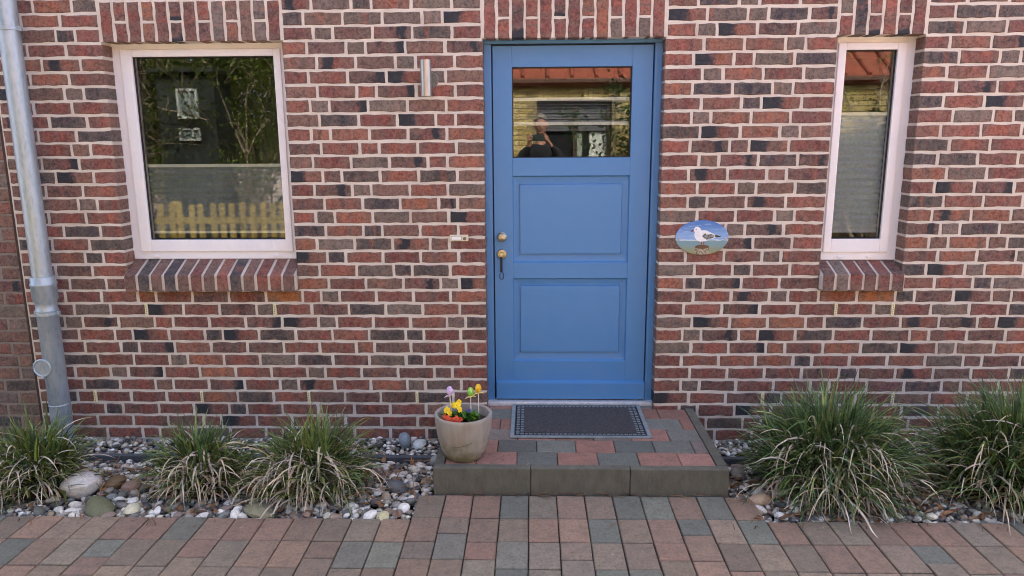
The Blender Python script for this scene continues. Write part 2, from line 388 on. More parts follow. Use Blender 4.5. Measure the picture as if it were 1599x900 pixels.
# ------------------------------------------------------------------ the house
house = empty('brick_house', 'red brick house with a blue front door and two white windows', 'house')
e = .005
holes = [(XL0-e, XL1+e, ZSILL, ZTOP+e), (XD0-e, XD1+e, T-.06, ZTOP+e), (XR0-e, XR1+e, ZSILL, ZTOP+e)]
wall = holed_wall('wall', XW0, XW1, -.4, 5.6, 0, .112, holes, MAT['mortar'], house)
hb = [(XL0+.03, XL1-.03, ZSILL+.15, ZTOP-.02), (XD0+.03, XD1-.03, T-.03, ZTOP-.02), (XR0+.03, XR1-.03, ZSILL+.15, ZTOP-.02)]
holed_wall('inner_leaf', XW0, XW1, -.4, 5.6, .185, .40, hb, MAT['room'], house)
rows_B = {-2: 'K G d O G G', -1: 'D B G G g K', 0: 'R g B M D R', 1: 'O M g M B M', 2: 'B K B g R O', 3: 'R R M K g B', 4: 'B R r M R R', 5: 'O g M G B O', 6: 'B D R K r R',
  7: 'R o O R M O', 8: 'M R r R R B', 9: 'B R G M r O', 10: 'K b D O D B', 11: 'R M g B R G', 12: 'M O D O m B', 13: 'R g O G B K', 14: 'D O d B R R', 15: 'O G D K b R',
  16: 'K d R R O R', 17: 'B R G d D R', 18: 'O R B M g K'}
rows_L = {19: 'R R w W M W W r g R R R O', 20: 'R G R K R M g R M D G O R', 21: 'D g M B r R R M K g R R O g D6', 22: 'B R r K R d K D R O D d R M', 23: 'B R R d M O M B R R o B M o R6',
  24: 'D R R g O R G D M G d R R', 25: 'R O g M R O R R g R B R b R', 26: 'R D R b R M R g K R O g G R', 27: 'd r R R R O D R B M M D B', 28: 'R d R R K d R R R R R B R', 29: 'R R R B r K R R r R R R R', 30: 'R R r R D R r M R R R D R'}
rows_C = {-2: 'R D g R R', -1: 'K G g D M', 0: 'R g K M G', 1: 'R O O g R', 2: 'R K r G D', 3: 'R g O R G', 4: 'O D D g R', 5: 'R O d K R', 6: 'R g O O R', 7: 'D K O g B', 8: 'R M b K R',
  9: 'R b M D M', 10: 'R K R b M', 11: 'O R g B D', 12: 'O d M K O', 13: 'G R R g R', 14: 'R R g M R', 15: 'B r M M R', 16: 'R R M g R', 17: 'G R d R R', 18: 'O d M R M'}
rows_R = {19: 'M R K g R8 W W d M K b R', 20: 'R R M R R R g R G R D', 21: 'G K O O r D R K M r K', 22: 'R g M o K D R M o R M R', 23: 'G R M o R O D K g B O', 24: 'R R O O d R R O G b M R',
  25: 'R R R R M d M K B R D', 26: 'R g M R R b R M D b R', 27: 'K R M d R M R B R R', 28: 'R d R K R R b R D R R', 29: 'R r D r D R R M R R R', 30: 'R D R r R R D R b R R'}
rows_D = {-2: 'R M R', -1: 'R D D R', 0: 'D G R', 1: 'R O M R', 2: 'D R g D', 3: 'O O G', 4: 'R M R R', 5: 'D R K', 6: 'R G o D', 7: 'O R R R', 8: 'D R R', 9: 'D D R O', 10: 'O G R R', 11: 'R K M R',
  12: 'D R R R', 13: 'O K O B', 14: 'M g D B', 15: 'O b O b D', 16: 'R O M G', 17: 'D K g O R', 18: 'O R d G R'}
rows_A = {-2: 'R O G', -1: 'R O R', 0: 'B d R', 1: 'R R R', 2: 'O K O', 3: 'R O R', 4: 'B g D', 5: 'R R R', 6: 'R D R', 7: 'R R D', 8: 'R b R', 9: 'B M R', 10: 'D K R', 11: 'R M O', 12: 'B g R',
  13: 'R R R', 14: 'R D R', 15: 'D R D', 16: 'O d R', 17: 'B M R', 18: 'R B B'}
PICK = 'RRRRROOOBBBGGDDKKMMM'
def frac(tok, end):
    if len(tok) > 1: return int(tok[1])/10
    return 1.0 if tok.isupper() else .5
def lay(tokens, x0, x1, anchor, endfrac):
    """list of (xa, xb, code): bricks between x0 and x1, measured from the anchored end"""
    res = []; toks = tokens.split(); toks = toks if anchor == 'L' else toks[::-1]
    pos = 0.0; i = 0; Wd = x1 - x0; prev = 'S'
    while pos < Wd - .02:
        if i < len(toks): tk = toks[i]
        else:
            tk = random.choice(PICK)
            if prev != 'h' and random.random() < .3: tk = tk.lower()
        f = frac(tk, False)
        if i == 0 and len(tk) == 1: f = endfrac
        prev = 'h' if tk[0].islower() else 'S'
        b = pos + f*SP - JT + random.uniform(-.0015, .0015)
        if b > Wd - .045: b = Wd
        res.append((pos, b, tk[0])); pos = b + JT + random.uniform(-.001, .001) if b < Wd else Wd
        i += 1
    if anchor == 'L': return [(x0+a, x0+b, c) for a, b, c in res]
    return [(x1-b, x1-a, c) for a, b, c in res]
def row_z(k): return (27-k)*C + T            # bottom line of course k
bricks = []
for k in range(-3, 31):
    z0 = row_z(k) + .0075; z1 = z0 + C - .015
    odd = k % 2 != 0
    if k in rows_B or k < -2:
        kk = k
        A = lay(rows_A.get(kk, 'R'), XW0+.008, XL0-(.012 if k <= 0 else 0), 'R', .99 if odd else .65)
        B = lay(rows_B.get(kk, 'R'), XL1+(.012 if k <= 0 else 0), XD0-(.012 if k <= 0 else 0), 'R', .99 if odd else .75)
        Cc = lay(rows_C.get(kk, 'R'), XD1+(.012 if k <= 0 else 0), XR0-(.012 if k <= 0 else 0), 'L', .99 if odd else .75)
        D = lay(rows_D.get(kk, 'R'), XR1+(.012 if k <= 0 else 0), XW1, 'L', .66 if odd else .92)
        segs = A+B+Cc+D
    else:
        segs = lay(rows_L[k], XW0+.008, XD0 if k <= 27 else .4, 'R', .99 if odd else .75) + lay(rows_R[k], XD1 if k <= 27 else .41, XW1, 'L', .99 if odd else .75)
        if k > 27:
            segs = lay(rows_L[k], XW0+.008, XD0, 'R', .99 if odd else .75) + lay(rows_R[k], XD1, XW1, 'L', .99 if odd else .75)
    for a, b, c in segs: bricks.append((a, b, z0+random.uniform(-.001, .001), z1+random.uniform(-.001, .001), c, k))
def seen_area(a, b, z0, z1):
    q = [project((x, 0, z)) for x, z in ((a, z0), (b, z1))]
    u0, v1 = q[0]; u1, v0 = q[1]
    iu = min(u1, 1599)-max(u0, 0); iv = min(v1, 900)-max(v0, 0)
    return max(0, iu)*max(0, iv) if iu > 0 and iv > 0 else 0
# bricks behind the step, the pipe and the grasses show less of themselves
hid = lambda a, b, k: (k > 27 and -.25 < (a+b)/2 < 1.25) or b < -2.66
order = sorted(range(len(bricks)), key=lambda i: -(0 if hid(bricks[i][0], bricks[i][1], bricks[i][5]) else seen_area(*bricks[i][:4])*(.5 if bricks[i][5] > 27 else 1)))
single = set(order[:300]); rest = Pile()
for i, (a, b, z0, z1, c, k) in enumerate(bricks):
    if b - a < .02: continue
    V, F, UV = brick_parts(b-a, z1-z0, .098); tint, par = brick_look(c); y = -.004 + random.uniform(-.0015, .0015)
    if i in single: one_piece('brick', [(v[0]-(b-a)/2, v[1], v[2]-(z1-z0)/2) for v in V], F, MAT['brick'], tint, par, UV, wall, ((a+b)/2, y, (z0+z1)/2))
    else: rest.add(V, F, tint, par, UV, (a, y, z0))
rb = rest.build('brickwork', MAT['brick'], wall); rb['kind'] = 'stuff'
# soldier courses above the openings: whole bricks take turns with pairs of halves
def lintel(x0, x1, n, first_full, dark):
    p = (x1-x0)/n
    for i in range(n):
        xa = x0 + i*p + .0072; wd = p - .0145
        full = (i % 2 == 0) == first_full
        code = 'D' if i in dark else random.choice('RRRRBMOG')
        for zz, L in (((ZTOP+.004, .212),) if full else ((ZTOP+.004, .1), (ZTOP+.117, .1))):
            V, F, UV = brick_parts(L, wd, .098, vert=True); tint, par = brick_look(code if full else random.choice('RRRBMGO'))
            one_piece('lintel_brick', [(v[0]-wd/2, v[1], v[2]-L/2) for v in V], [f[::-1] for f in F], MAT['brick'], tint, par, UV, wall, (xa+wd/2, -.004+random.uniform(-.001, .001), zz+L/2))
lintel(XL0, XL1, 13, True, ()); lintel(XD0, XD1, 13, True, (7,)); lintel(XR0, XR1, 6, False, (1,))
# sloping rowlock sills
def sill(x0, x1, n, codes, zb):
    s_ = empty('window_sill', parent=house, loc=((x0+x1)/2, 0, ZSILL))
    p = (x1-x0)/n; th = math.atan2(zb-(.815+T), .15)
    core = MB(); yb, yf = .108, -.045
    prof = [(yf, ZSILL+.008), (yf, .812+T-.004), (yb, zb-.002), (yb, ZSILL+.008)]
    V = [(x-(x0+x1)/2, y, z-ZSILL) for x in (x0+.003, x1-.003) for y, z in prof]
    mesh('sill_mortar', V, [(0, 1, 2, 3), (7, 6, 5, 4), (0, 4, 5, 1), (1, 5, 6, 2), (2, 6, 7, 3), (3, 7, 4, 0)], MAT['mortar'], s_)
    for i in range(n):
        xa = x0 + i*p + .008 + random.uniform(-.001, .001); wd = p - .016
        j = lambda: random.uniform(-.002, .002)
        pr = [(yf-.006, ZSILL+.002), (yf-.006, .812+T-.006), (yf+.001, .812+T+.002), (yb-.002, zb+.003), (yb-.002, ZSILL+.002)]
        V = []; UV = []
        for sx, x in enumerate((xa+.003, xa+.0, xa+wd, xa+wd-.003)):
            ins = .003 if sx in (0, 3) else 0
            for q, (y, z) in enumerate(pr): V.append((x+j(), y+(ins if q < 2 else 0)+(0 if q > 2 else j()), z-(ins if 1 < q < 4 else 0))); UV.append((q/4, sx/3, 0))
        F = [(0, 1, 2, 3, 4)[::-1], (15, 16, 17, 18, 19)]
        for r_ in range(3):
            for q in range(5): F.append((r_*5+q, r_*5+(q+1) % 5, (r_+1)*5+(q+1) % 5, (r_+1)*5+q))
        tint, par = brick_look(codes[i % len(codes)]); cx = xa+wd/2
        one_piece('sill_brick', [(v[0]-cx, v[1], v[2]-ZSILL-.05) for v in V], [f[::-1] for f in F], MAT['brick'], tint, par, UV, s_, (cx-(x0+x1)/2, 0, .05))
sill(XL0-.002, XL1+.002, 13, 'BDBDBRBRDBRRB', .884+T); sill(XR0-.002, XR1+.002, 6, 'BGRMRM', .868+T)
# open-joint vents
def vent(x, k):
    c = [b for b in bricks if b[5] == k]; xs = [b[1]+JT/2 for b in c]; x = min(xs, key=lambda q: abs(q-x)); z = row_z(k)+.004
    mb = MB(); mb.box(x-.0085, x+.0085, -.0085, .02, z, z+.073, .0015); v = mb.build('weep_vent', MAT['vent'], wall)
    m2 = MB()
    for i in range(5): m2.box(x-.0022, x+.0022, -.0093, .0, z+.01+i*.0115, z+.016+i*.0115)
    m2.build('slot', MAT['ventdark'], v) if False else m2.build('weep_slot', MAT['ventdark'], wall)
for x in (-2.075, -1.281, 2.068, 2.411): vent(x, 20)
for x in (-2.479, -1.798, -1.112, -.446, 1.664, 2.468): vent(x, 27)

# ---- windows
def bars(name, x0, x1, z0, z1, wl, wr, wb, wt, y0, y1, mat, parent, bev=.003):
    """four mitre-looking bars of a frame, butted"""
    mb = MB()
    mb.box(x0, x0+wl, y0, y1, z0, z1, bev); mb.box(x1-wr, x1, y0, y1, z0, z1, bev)
    mb.box(x0+wl-.0005, x1-wr+.0005, y0+.0006, y1-.001, z0, z0+wb, bev); mb.box(x0+wl-.0005, x1-wr+.0005, y0+.0006, y1-.001, z1-wt, z1, bev)
    return mb.build(name, mat, parent)
def pleats(name, x0, x1, z0, z1, y, n, parent, amp=.012, mat='blind'):
    V = []; F = []
    for i in range(n+1):
        z = z0+(z1-z0)*i/n; yy = y + (amp if i % 2 else 0)
        V += [(x0, yy, z), (x1, yy, z), (x1, yy+.0012, z), (x0, yy+.0012, z)]
    for i in range(n):
        a = i*4; b = a+4
        F += [(a, a+1, b+1, b), (a+2, a+3, b+3, b+2)]
    return mesh(name, V, F, MAT[mat], parent)
def window(x0, x1, zb, zt, gx0, gx1, gz0, gz1, label, blind_top, drains, npl, bmat='blind'):
    w_ = empty('window', parent=house); w_['label'] = label
    fl = .048
    bars('frame', x0-.012, x1+.012, zb, zt+.02, fl+.012, fl+.012, .062, .05, .100, .168, MAT['white'], w_)
    sx0, sx1, sz0, sz1 = x0+fl-.002, x1-fl+.002, zb+.046, zt-.026
    bars('sash', sx0, sx1, sz0, sz1, gx0-sx0, sx1-gx1, gz0-sz0, sz1-gz1, .088, .150, MAT['white'], w_, .005)
    bars('glazing_bead', gx0-.001, gx1+.001, gz0-.001, gz1+.001, .006, .006, .006, .006, .103, .118, MAT['seal'], w_, .001)
    mb = MB(); mb.box(gx0-.004, gx1+.004, .122, .134, gz0-.004, gz1+.004); mb.build('pane', MAT['glass'], w_)
    for dx in drains:
        mb = MB(); mb.box(dx-.016, dx+.016, .090, .103, zb+.012, zb+.020, .003); mb.box(dx-.010, dx+.010, .091, .103, zb+.019, zb+.024, .002); mb.build('drain_cap', MAT['white'], w_)
    pleats('pleated_blind', gx0-.004, gx1+.004, gz0+.03, blind_top, .156, npl, w_, .012, bmat)
    mb = MB(); mb.box(gx0-.006, gx1+.006, .152, .172, blind_top-.002, blind_top+.016, .003); mb.build('blind_rail', MAT['rail'], w_)
    return w_
wl = window(XL0, XL1, .886+T, ZTOP, -2.036, -1.212, 1.004+T, 2.066+T, 'white square window with a grey pleated blind over its lower half', 1.437+T, (-2.012, -1.276), 22)
mb = MB(); mb.box(-2.04, -1.205, .150, .170, 1.036+T, 1.050+T, .003); mb.build('blind_rail', MAT['rail'], wl)
window(XR0, XR1, .872+T, ZTOP, 2.040, 2.325, .998+T, 2.068+T, 'narrow white window with a grey blind drawn up two thirds', 1.712+T, (2.1, 2.273), 34, 'blind_light')

# ---- front door
door = empty('door', parent=house, loc=(0, 0, 0)); door['label'] = 'blue panelled front door with a glazed top light'
def dbox(name, x0, x1, z0, z1, y0, y1, mat='blue', bev=.003, parent=door):
    mb = MB(); mb.box(x0, x1, y0, y1, z0+T, z1+T, bev); return mb.build(name, MAT[mat], parent)
mb = MB(); yf = .088
mb.box(-.015, .040, yf, .17, T-.02, 2.118+T, .003); mb.box(.970, 1.025, yf, .17, T-.02, 2.118+T, .003); mb.box(-.014, 1.024, yf+.0015, .17, 2.1182+T, 2.16+T, .003)
mb.build('door_frame', MAT['blue'], door)
mb = MB(); mb.box(.04, .0475, .128, .165, T, 2.118+T); mb.box(.9625, .97, .128, .165, T, 2.118+T); mb.box(.0475, .9625, .128, .165, 2.109+T, 2.118+T); mb.build('seal', MAT['seal'], door)
y0, y1 = .100, .165
dbox('stile', .0475, .158, -.012, 2.1085, y0, y1, bev=.002); dbox('stile', .846, .9625, -.012, 2.1085, y0, y1, bev=.002)
dbox('rail', .1585, .8455, 1.992, 2.1085, y0+.0006, y1-.001, bev=.0015); dbox('rail', .1585, .8455, 1.376, 1.480, y0+.0006, y1-.001, bev=.0015)
dbox('rail', .1585, .8455, .762, .858, y0+.0006, y1-.001, bev=.0015); dbox('rail', .1585, .8455, .105, .242, y0+.0006, y1-.001, bev=.0015)
def panel(z0, z1, fz0, fz1):
    V = []; x0, x1 = .1575, .8465
    prof = [(0, y0+.002), (.006, y0+.017), (.038, y0+.022), (.0405, y0+.022), (.045, y0+.008), (.060, y0+.0075)]
    F = []
    for d, y in prof:
        f = max(0, min(1, (d-.01)/.03)) if d <= .0405 else 1
        V += [(x0+d, y, z0+d*(fz0-z0)/.0405 if d <= .0405 else fz0+d-.0405), (x1-d, y, z0+d*(fz0-z0)/.0405 if d <= .0405 else fz0+d-.0405),
              (x1-d, y, z1-d*(z1-fz1)/.0405 if d <= .0405 else fz1-d+.0405), (x0+d, y, z1-d*(z1-fz1)/.0405 if d <= .0405 else fz1-d+.0405)]
    for r_ in range(len(prof)-1):
        for k in range(4): F.append((r_*4+k, r_*4+(k+1) % 4, (r_+1)*4+(k+1) % 4, (r_+1)*4+k))
    n = (len(prof)-1)*4; F.append((n, n+1, n+2, n+3))
    b = len(V); V += [(x0, y1-.005, z0), (x1, y1-.005, z0), (x1, y1-.005, z1), (x0, y1-.005, z1)]; F.append((b+3, b+2, b+1, b))
    for k in range(4): F.append((k, b+k, b+(k+1) % 4, (k+1) % 4))
    mesh('panel', V, F, MAT['blue'], door)
panel(.858+T, 1.376+T, .907+T, 1.328+T); panel(.242+T, .762+T, .295+T, .717+T)
mb = MB(); mb.box(.0535, .966, .072, .102, T+.006, T+.108, .002)
mb.build('weather_board', MAT['blue'], door)
mb = MB(); V = [(.0535, .0745, T+.108), (.966, .0745, T+.108), (.966, .101, T+.1165), (.0535, .101, T+.1165), (.0535, .101, T+.108), (.966, .101, T+.108)]
mb.add(V, [(0, 1, 2, 3), (1, 5, 2), (0, 3, 4), (0, 4, 5, 1), (3, 2, 5, 4)]); mb.build('drip_edge', MAT['blue'], door)
mb = MB(); mb.box(-.004, 1.014, .040, .19, T-.06, T-.006, .003); mb.build('threshold', MAT['alu'], door)
bars('glazing_bead', .1575, .8465, 1.4795+T, 1.9925+T, .006, .006, .006, .006, y0+.010, y0+.03, MAT['seal'], door, .001)
mb = MB(); mb.box(.155, .849, y0+.024, y0+.036, 1.477+T, 1.995+T); mb.build('pane', MAT['glass'], door)
for zz in (1.815, 1.676):
    mb = MB(); mb.box(.165, .84, .158, .174, zz+T-.010, zz+T+.010, .003); mb.build('blind_rail', MAT['rail'], door)
# a sheer blind of widely spaced threads hangs between the rails
mb = MB()
for i in range(1, 9): z = T+1.676+i*(1.815-1.676)/9; mb.box(.168, .838, .163, .165, z-.0012, z+.0012)
mb.build('blind_cords', MAT['blind'], door)
mb = MB(); mb.lathe([(.018, .0), (.027, -.002), (.028, -.006), (.023, -.010), (.020, -.032), (.023, -.036), (.025, -.040), (.024, -.045), (.019, -.049), (.0, -.050)], (.093, y0, 1.016+T), 28, 'Y'); mb.build('door_knob', MAT['brass'], door, True)
mb = MB(); mb.lathe([(.020, .0), (.029, -.002), (.030, -.007), (.026, -.012), (.015, -.014), (.013, -.02), (.0, -.021)], (.092, y0, .911+T), 28, 'Y'); mb.build('lock_rosette', MAT['brass'], door, True)
k_ = empty('key_strap', 'key with black strap and ring hanging from the blue door lock', 'key', (.092, y0-.02, .911+T))
mb = MB(); mb.lathe([(.004, 0), (.004, -.012), (.011, -.013), (.012, -.016), (.011, -.019), (0, -.02)], (0, 0, 0), 14, 'Y'); mb.build('key', MAT['brass'], k_, True)
mb = MB(); mb.box(-.0105, .0035, -.018, -.013, -.105, -.012, .002); mb.build('strap', MAT['black'], k_)
mb = MB(); mb.tube([(-.002+.013*math.sin(t)*(1 if t < 5.2 else .9), -.016, -.127+.021*math.cos(t)) for t in [i*5.6/18 for i in range(19)]], .0022, 6); mb.build('ring', MAT['black'], k_, True)

# ---- rooms behind the glass, the rest of the shell
mb = MB(); mb.box(XW0, XW1, .41, 6.0, T-.12, T-.02); mb.build('floor', MAT['room_floor'], house)
holed_wall('back_wall', XW0, XW1, -.4, 5.6, 6.0, 6.3, [(-5, -4.9, 0, .1), (-2.7, -2.25, 1.2+T, 2.25+T), (2.5, 3.3, 1.1+T, 2.2+T)], MAT['room'], house)
mb = MB(); mb.box(XW0, XW1, .40, 6.0, 2.75, 2.9); mb.build('ceiling', MAT['room'], house)
mb = MB(); mb.box(-.45, -.35, .40, 6.0, T, 2.75); mb.box(1.4, 1.5, .40, 6.0, T, 2.75); mb.build('partition', MAT['room'], house)
mb = MB(); mb.box(XW0, XW0+.2, .42, 6.0, -.4, 5.6); mb.box(XW1-.2, XW1, .42, 6.0, -.4, 5.6); mb.build('side_wall', MAT['room'], house)
mb = MB(); mb.box(XW0, XW1, -.12, 6.4, 5.602, 5.75); mb.build('roof', MAT['bark'], house)  # unseen flat slab, put on top to block the sun

# ------------------------------------------------------------------ the neighbour's wall
nh = empty('neighbouring_house', 'browner brick wall with grey mortar beyond the drainpipe', 'house')
XN = -2.805; YN = .03
mb = MB(); mb.box(-7.5, XN, YN, .4, -.4, 5.75); nw = mb.build('wall', MAT['mortar_grey'], nh)
npile = Pile()
for k in range(-3, 31):
    z0 = row_z(k) + .006 - .02; z1 = z0 + C - .012; x = XN - .004; first = True
    while x > -4.6:
        L = (SP-JT)*(.62 if (first and k % 2) else 1); 
        if random.random() < .25: L = SP/2-JT
        first = False
        V, F, UV = brick_parts(L, z1-z0, .09); tint, par = brick_look(random.choice('BBRGGMBDB')); y = YN-.004
        if project((x, YN, z0))[0] > -5: one_piece('brick', [(v[0]-L/2, v[1], v[2]-.033) for v in V], F, MAT['brick'], tint, par, UV, nw, (x-L/2, y, z0+.033))
        else: npile.add(V, F, tint, par, UV, (x-L, y, z0))
        x -= L + JT
o = npile.build('brickwork', MAT['brick'], nw); o['kind'] = 'stuff'
mb = MB(); mb.box(XN+.001, XW0-.001, -.002, .3, -.3, 5.7); mb.build('joint_board', MAT['joint_strip'], nh)

# ------------------------------------------------------------------ drainpipe
dp = empty('drainpipe', 'weathered zinc drainpipe with a round inspection cap on the left wall', 'drainpipe', (-2.603, -.098, 0))
mb = MB(); mb.lathe([(.054, .0), (.054, 5.0)], (0, 0, .80+T), 28, cap=False); mb.build('upper_pipe', MAT['zinc'], dp, True)
prof = [(.058, -.30-T), (.058, .64), (.062, .648), (.062, .656), (.058, .664), (.058, .70), (.068, .72), (.068, .80), (.0715, .806), (.0715, .816), (.067, .822), (.067, .850), (.064, .856), (.056, .857)]
prof = [(r_, h-.02) for r_, h in prof]
mb = MB(); mb.lathe(prof, (0, 0, T-.02), 32, cap=False); mb.build('stand_pipe', MAT['zinc'], dp, True)
mb = MB(); mb.lathe([(.0585, .0), (.0605, .003), (.0605, .009), (.0585, .012)], (0, 0, T+.02), 28, cap=False); mb.build('collar', MAT['zinc'], dp, True)
for zz, r_ in ((.765, .0565), (.595, .0605), (2.2, .0565)):
    mb = MB(); mb.lathe([(r_, -.010), (r_+.0035, -.009), (r_+.0035, .009), (r_, .010)], (0, 0, zz+T), 28, cap=False)
    mb.box(-r_-.016, -r_+.002, -.010, .010, zz+T-.012, zz+T+.012, .002); mb.box(r_-.002, r_+.016, -.010, .010, zz+T-.012, zz+T+.012, .002)
    mb.tube([(0, r_, zz+T), (0, .11, zz+T)], .005, 8)
    mb.build('pipe_clip', MAT['zinc'], dp)
mb = MB(); mb.lathe([(.050, .0), (.052, -.026), (.056, -.030), (.056, -.036), (.050, -.039), (.046, -.034), (.0, -.033)], (-.034, -.028, .272+T), 32, 'Y')
mb.tube([(-.034, -.064, .214+T), (-.034, -.043, .208+T)], .007, 8); mb.build('inspection_cap', MAT['zinc'], dp, True)

# ------------------------------------------------------------------ things on the wall
lp = empty('wall_lamp', 'brushed steel up and down light on the brick wall', 'lamp', (-.312, 0, 1.918+T))
mb = MB(); mb.lathe([(.046, -.003), (.046, -.010), (.043, -.012), (.040, -.010), (0, -.0095)], (.014, 0, -.002), 32, 'Y'); wp = mb.build('wall_plate', simple('satin steel plate', lin('8f8b84'), lin('7d7973'), 90, .5, .6), lp, True)
mb = MB(); mb.tube([(0.012, -.012, 0), (0, -.05, 0)], .013, 14); mb.build('arm', MAT['steel'], lp, True)
mb = MB(); mb.lathe([(.026, -.0), (.0305, 0), (.0305, .072), (.0290, .0725), (.0290, .0745), (.0305, .075), (.0305, .194), (.026, .194), (.026, .17)], (0, -.078, -.094), 36, cap=False); mb.lathe([(.0262, .168), (0, .169)], (0, -.078, -.094), 36, cap=False); mb.lathe([(.0262, .02), (0, .021)], (0, -.078, -.094), 36, cap=False)
mb.build('lamp_tube', MAT['steel'], lp, True)
bell = empty('doorbell', 'small cream doorbell plate with a name strip left of the door', 'doorbell', (-.154, 0, 1.024+T))
mb = MB(); mb.box(-.054, .054, -.016, -.003, -.0185, .0185, .003); mb.build('plate', MAT['cream'], bell)
mb = MB(); mb.box(-.046, .014, -.0175, -.0155, -.012, .012); mb.build('name_strip_frame', MAT['ventdark'], bell)
mb = MB(); mb.box(-.044, .012, -.0185, -.017, -.010, .010); mb.build('name_strip', MAT['paper'], bell)
mb = MB(); mb.lathe([(.010, -.015), (.010, -.019), (.008, -.021), (0, -.0212)], (.033, 0, -.003), 20, 'Y'); mb.build('button', simple('bell button', lin('6f6a52'), None, rough=.4), bell, True)

def plaque_mat():
    s = NT('painted sea picture'); v = s.pos(kind='Object'); sp = s.n('ShaderNodeSeparateXYZ'); s.set(sp, 0, v)
    st = s.pos((1, 1, 4), kind='Object'); n = s.noise(st, 9, 5, .6, .5); n2 = s.noise(s.pos((1, 1, 7), kind='Object'), 16, 4)
    zz = s.math('ADD', sp.outputs[2], s.math('MULTIPLY', s.math('SUBTRACT', n, .5), .035))
    c = s.mix(s.ramp(zz, .09, .0), lin('3d74b8'), lin('7ba3d2')); c = s.mix(s.ramp(n2, .52, .72, 0, .45), c, lin('bfd0e6'))
    sea = s.mix(s.ramp(zz, -.03, -.09), lin('6d929e'), lin('7f8662'))
    c = s.mix(s.ramp(zz, -.008, -.016), c, sea); c = s.mix(s.math('MULTIPLY', s.ramp(s.math('ABSOLUTE', s.math('ADD', zz, .013)), .006, .0), .6), c, lin('e6eaf2'))
    s.bsdf(Base_Color=c, Roughness=.35); return s.m
pq = empty('plaque', 'oval enamel plaque painted with a white gull standing on a post', 'plaque', (1.257, 0, 1.022+T))
V = []; F = []; n = 56
for r_, y in ((.985, -.0045), (1.0, -.0060), (1.0, -.0105), (.985, -.0125)):
    V += [(.153*r_*math.cos(2*math.pi*k/n), y, .101*r_*math.sin(2*math.pi*k/n)) for k in range(n)]
for r_ in range(3): F += [(r_*n+k, (r_+1)*n+k, (r_+1)*n+(k+1) % n, r_*n+(k+1) % n) for k in range(n)]
F += [tuple(range(n))[::-1], tuple(3*n+k for k in range(n))]
plate = mesh('plate', V, F, plaque_mat(), pq)
def decal(name, pts, c, lvl, rough=.25, c2=None):
    P = [((x-621)/3019, (450-y)/3019) for x, y in pts]; y0_ = -.0122; y1_ = -.0127-.0003*lvl; m = len(P)
    V = [(x, y1_, z) for x, z in P] + [(x, y0_, z) for x, z in P]
    F = [tuple(range(m))] + [(k, m+k, m+(k+1) % m, (k+1) % m) for k in range(m)]
    return mesh(name, V, F, simple('painted '+name, lin(c), lin(c2) if c2 else None, 90, rough), pq)
decal('gull_body', [(500, 260), (545, 256), (583, 285), (600, 323), (680, 320), (740, 348), (820, 385), (862, 425), (820, 465), (740, 482), (690, 510), (600, 522), (530, 492), (492, 440), (484, 390), (492, 352), (468, 322), (478, 288)], 'eef0f2', 1, c2='d9dde2')
decal('gull_wing', [(618, 420), (672, 368), (700, 398), (780, 384), (842, 420), (820, 450), (740, 480), (700, 486), (640, 445)], '3c4048', 2, c2='8a8e94')
decal('gull_tail', [(842, 400), (890, 410), (962, 434), (900, 446), (848, 442)], '15171b', 2)
decal('gull_beak', [(408, 332), (466, 308), (474, 334), (440, 346)], '6e2a2a', 2)
decal('gull_eye', [(515+9*math.cos(t*.8), 302+9*math.sin(t*.8)) for t in range(8)], '2a2a2a', 2)
decal('gull_leg', [(606, 518), (620, 518), (622, 582), (606, 582)], '8a2f28', 2); decal('gull_leg', [(648, 514), (662, 514), (664, 580), (648, 580)], '8a2f28', 2)
decal('post_side', [(505, 612), (748, 612), (750, 735), (690, 748), (570, 748), (512, 735)], '5b4a3c', 1, c2='a8a092')
decal('post_top', [(625+124*math.cos(t*.314), 612+36*math.sin(t*.314)) for t in range(20)], '3a2a26', 2, c2='63332c')
for x in (-.133, .135):
    mb = MB(); mb.lathe([(.007, -.012), (.007, -.0145), (.004, -.016), (0, -.016)], (x, 0, -.004), 14, 'Y'); mb.build('screw', MAT['steel'], pq, True)

# ------------------------------------------------------------------ doorstep
XS0, XS1, YS = -.225, 1.25, -.860; ZS = T-.025
step = empty('doorstep', 'low doorstep of red and grey pavers edged with concrete slabs', 'step', (.51, -.4, 0))
def child_mesh(name, V, F, mat, parent, tint=None, uvn=True, smooth=False):
    o_ = parent.location; c = [sum(v[i] for v in V)/len(V) for i in range(3)]
    n = len(V); ob = mesh(name, [(v[0]-c[0], v[1]-c[1], v[2]-c[2]) for v in V], F, mat, parent, smooth, (c[0]-o_[0], c[1]-o_[1], c[2]-o_[2]), {'tint': [tint]*n} if tint else None)
    return ob
def paver(x0, x1, y0, y1, ztop, h, c, parent, bev=.004, tilt=.0012):
    t = [random.uniform(-tilt, tilt) for _ in range(3)]; j = lambda: random.uniform(-.0012, .0012); V = []
    xm, ym = (x0+x1)/2, (y0+y1)/2
    for ins, dz in ((bev, 0), (0, -bev), (0, -h)):
        for sx, sy in ((0, 0), (1, 0), (1, 1), (0, 1)):
            x = (x1-ins if sx else x0+ins)+j(); y = (y1-ins if sy else y0+ins)+j(); V.append((x, y, ztop+dz+t[0]+(x-xm)*t[1]*8+(y-ym)*t[2]*8))
    F = [(0, 1, 2, 3)]
    for r_ in range(2):
        for k in range(4): F.append((r_*4+k, (r_+1)*4+k, (r_+1)*4+(k+1) % 4, r_*4+(k+1) % 4))
    k = random.uniform(.85, 1.15); return child_mesh('paver', V, F, MAT['paver'], parent, (*[min(1, q*k*random.uniform(.98, 1.02)) for q in lin(c)], 1))
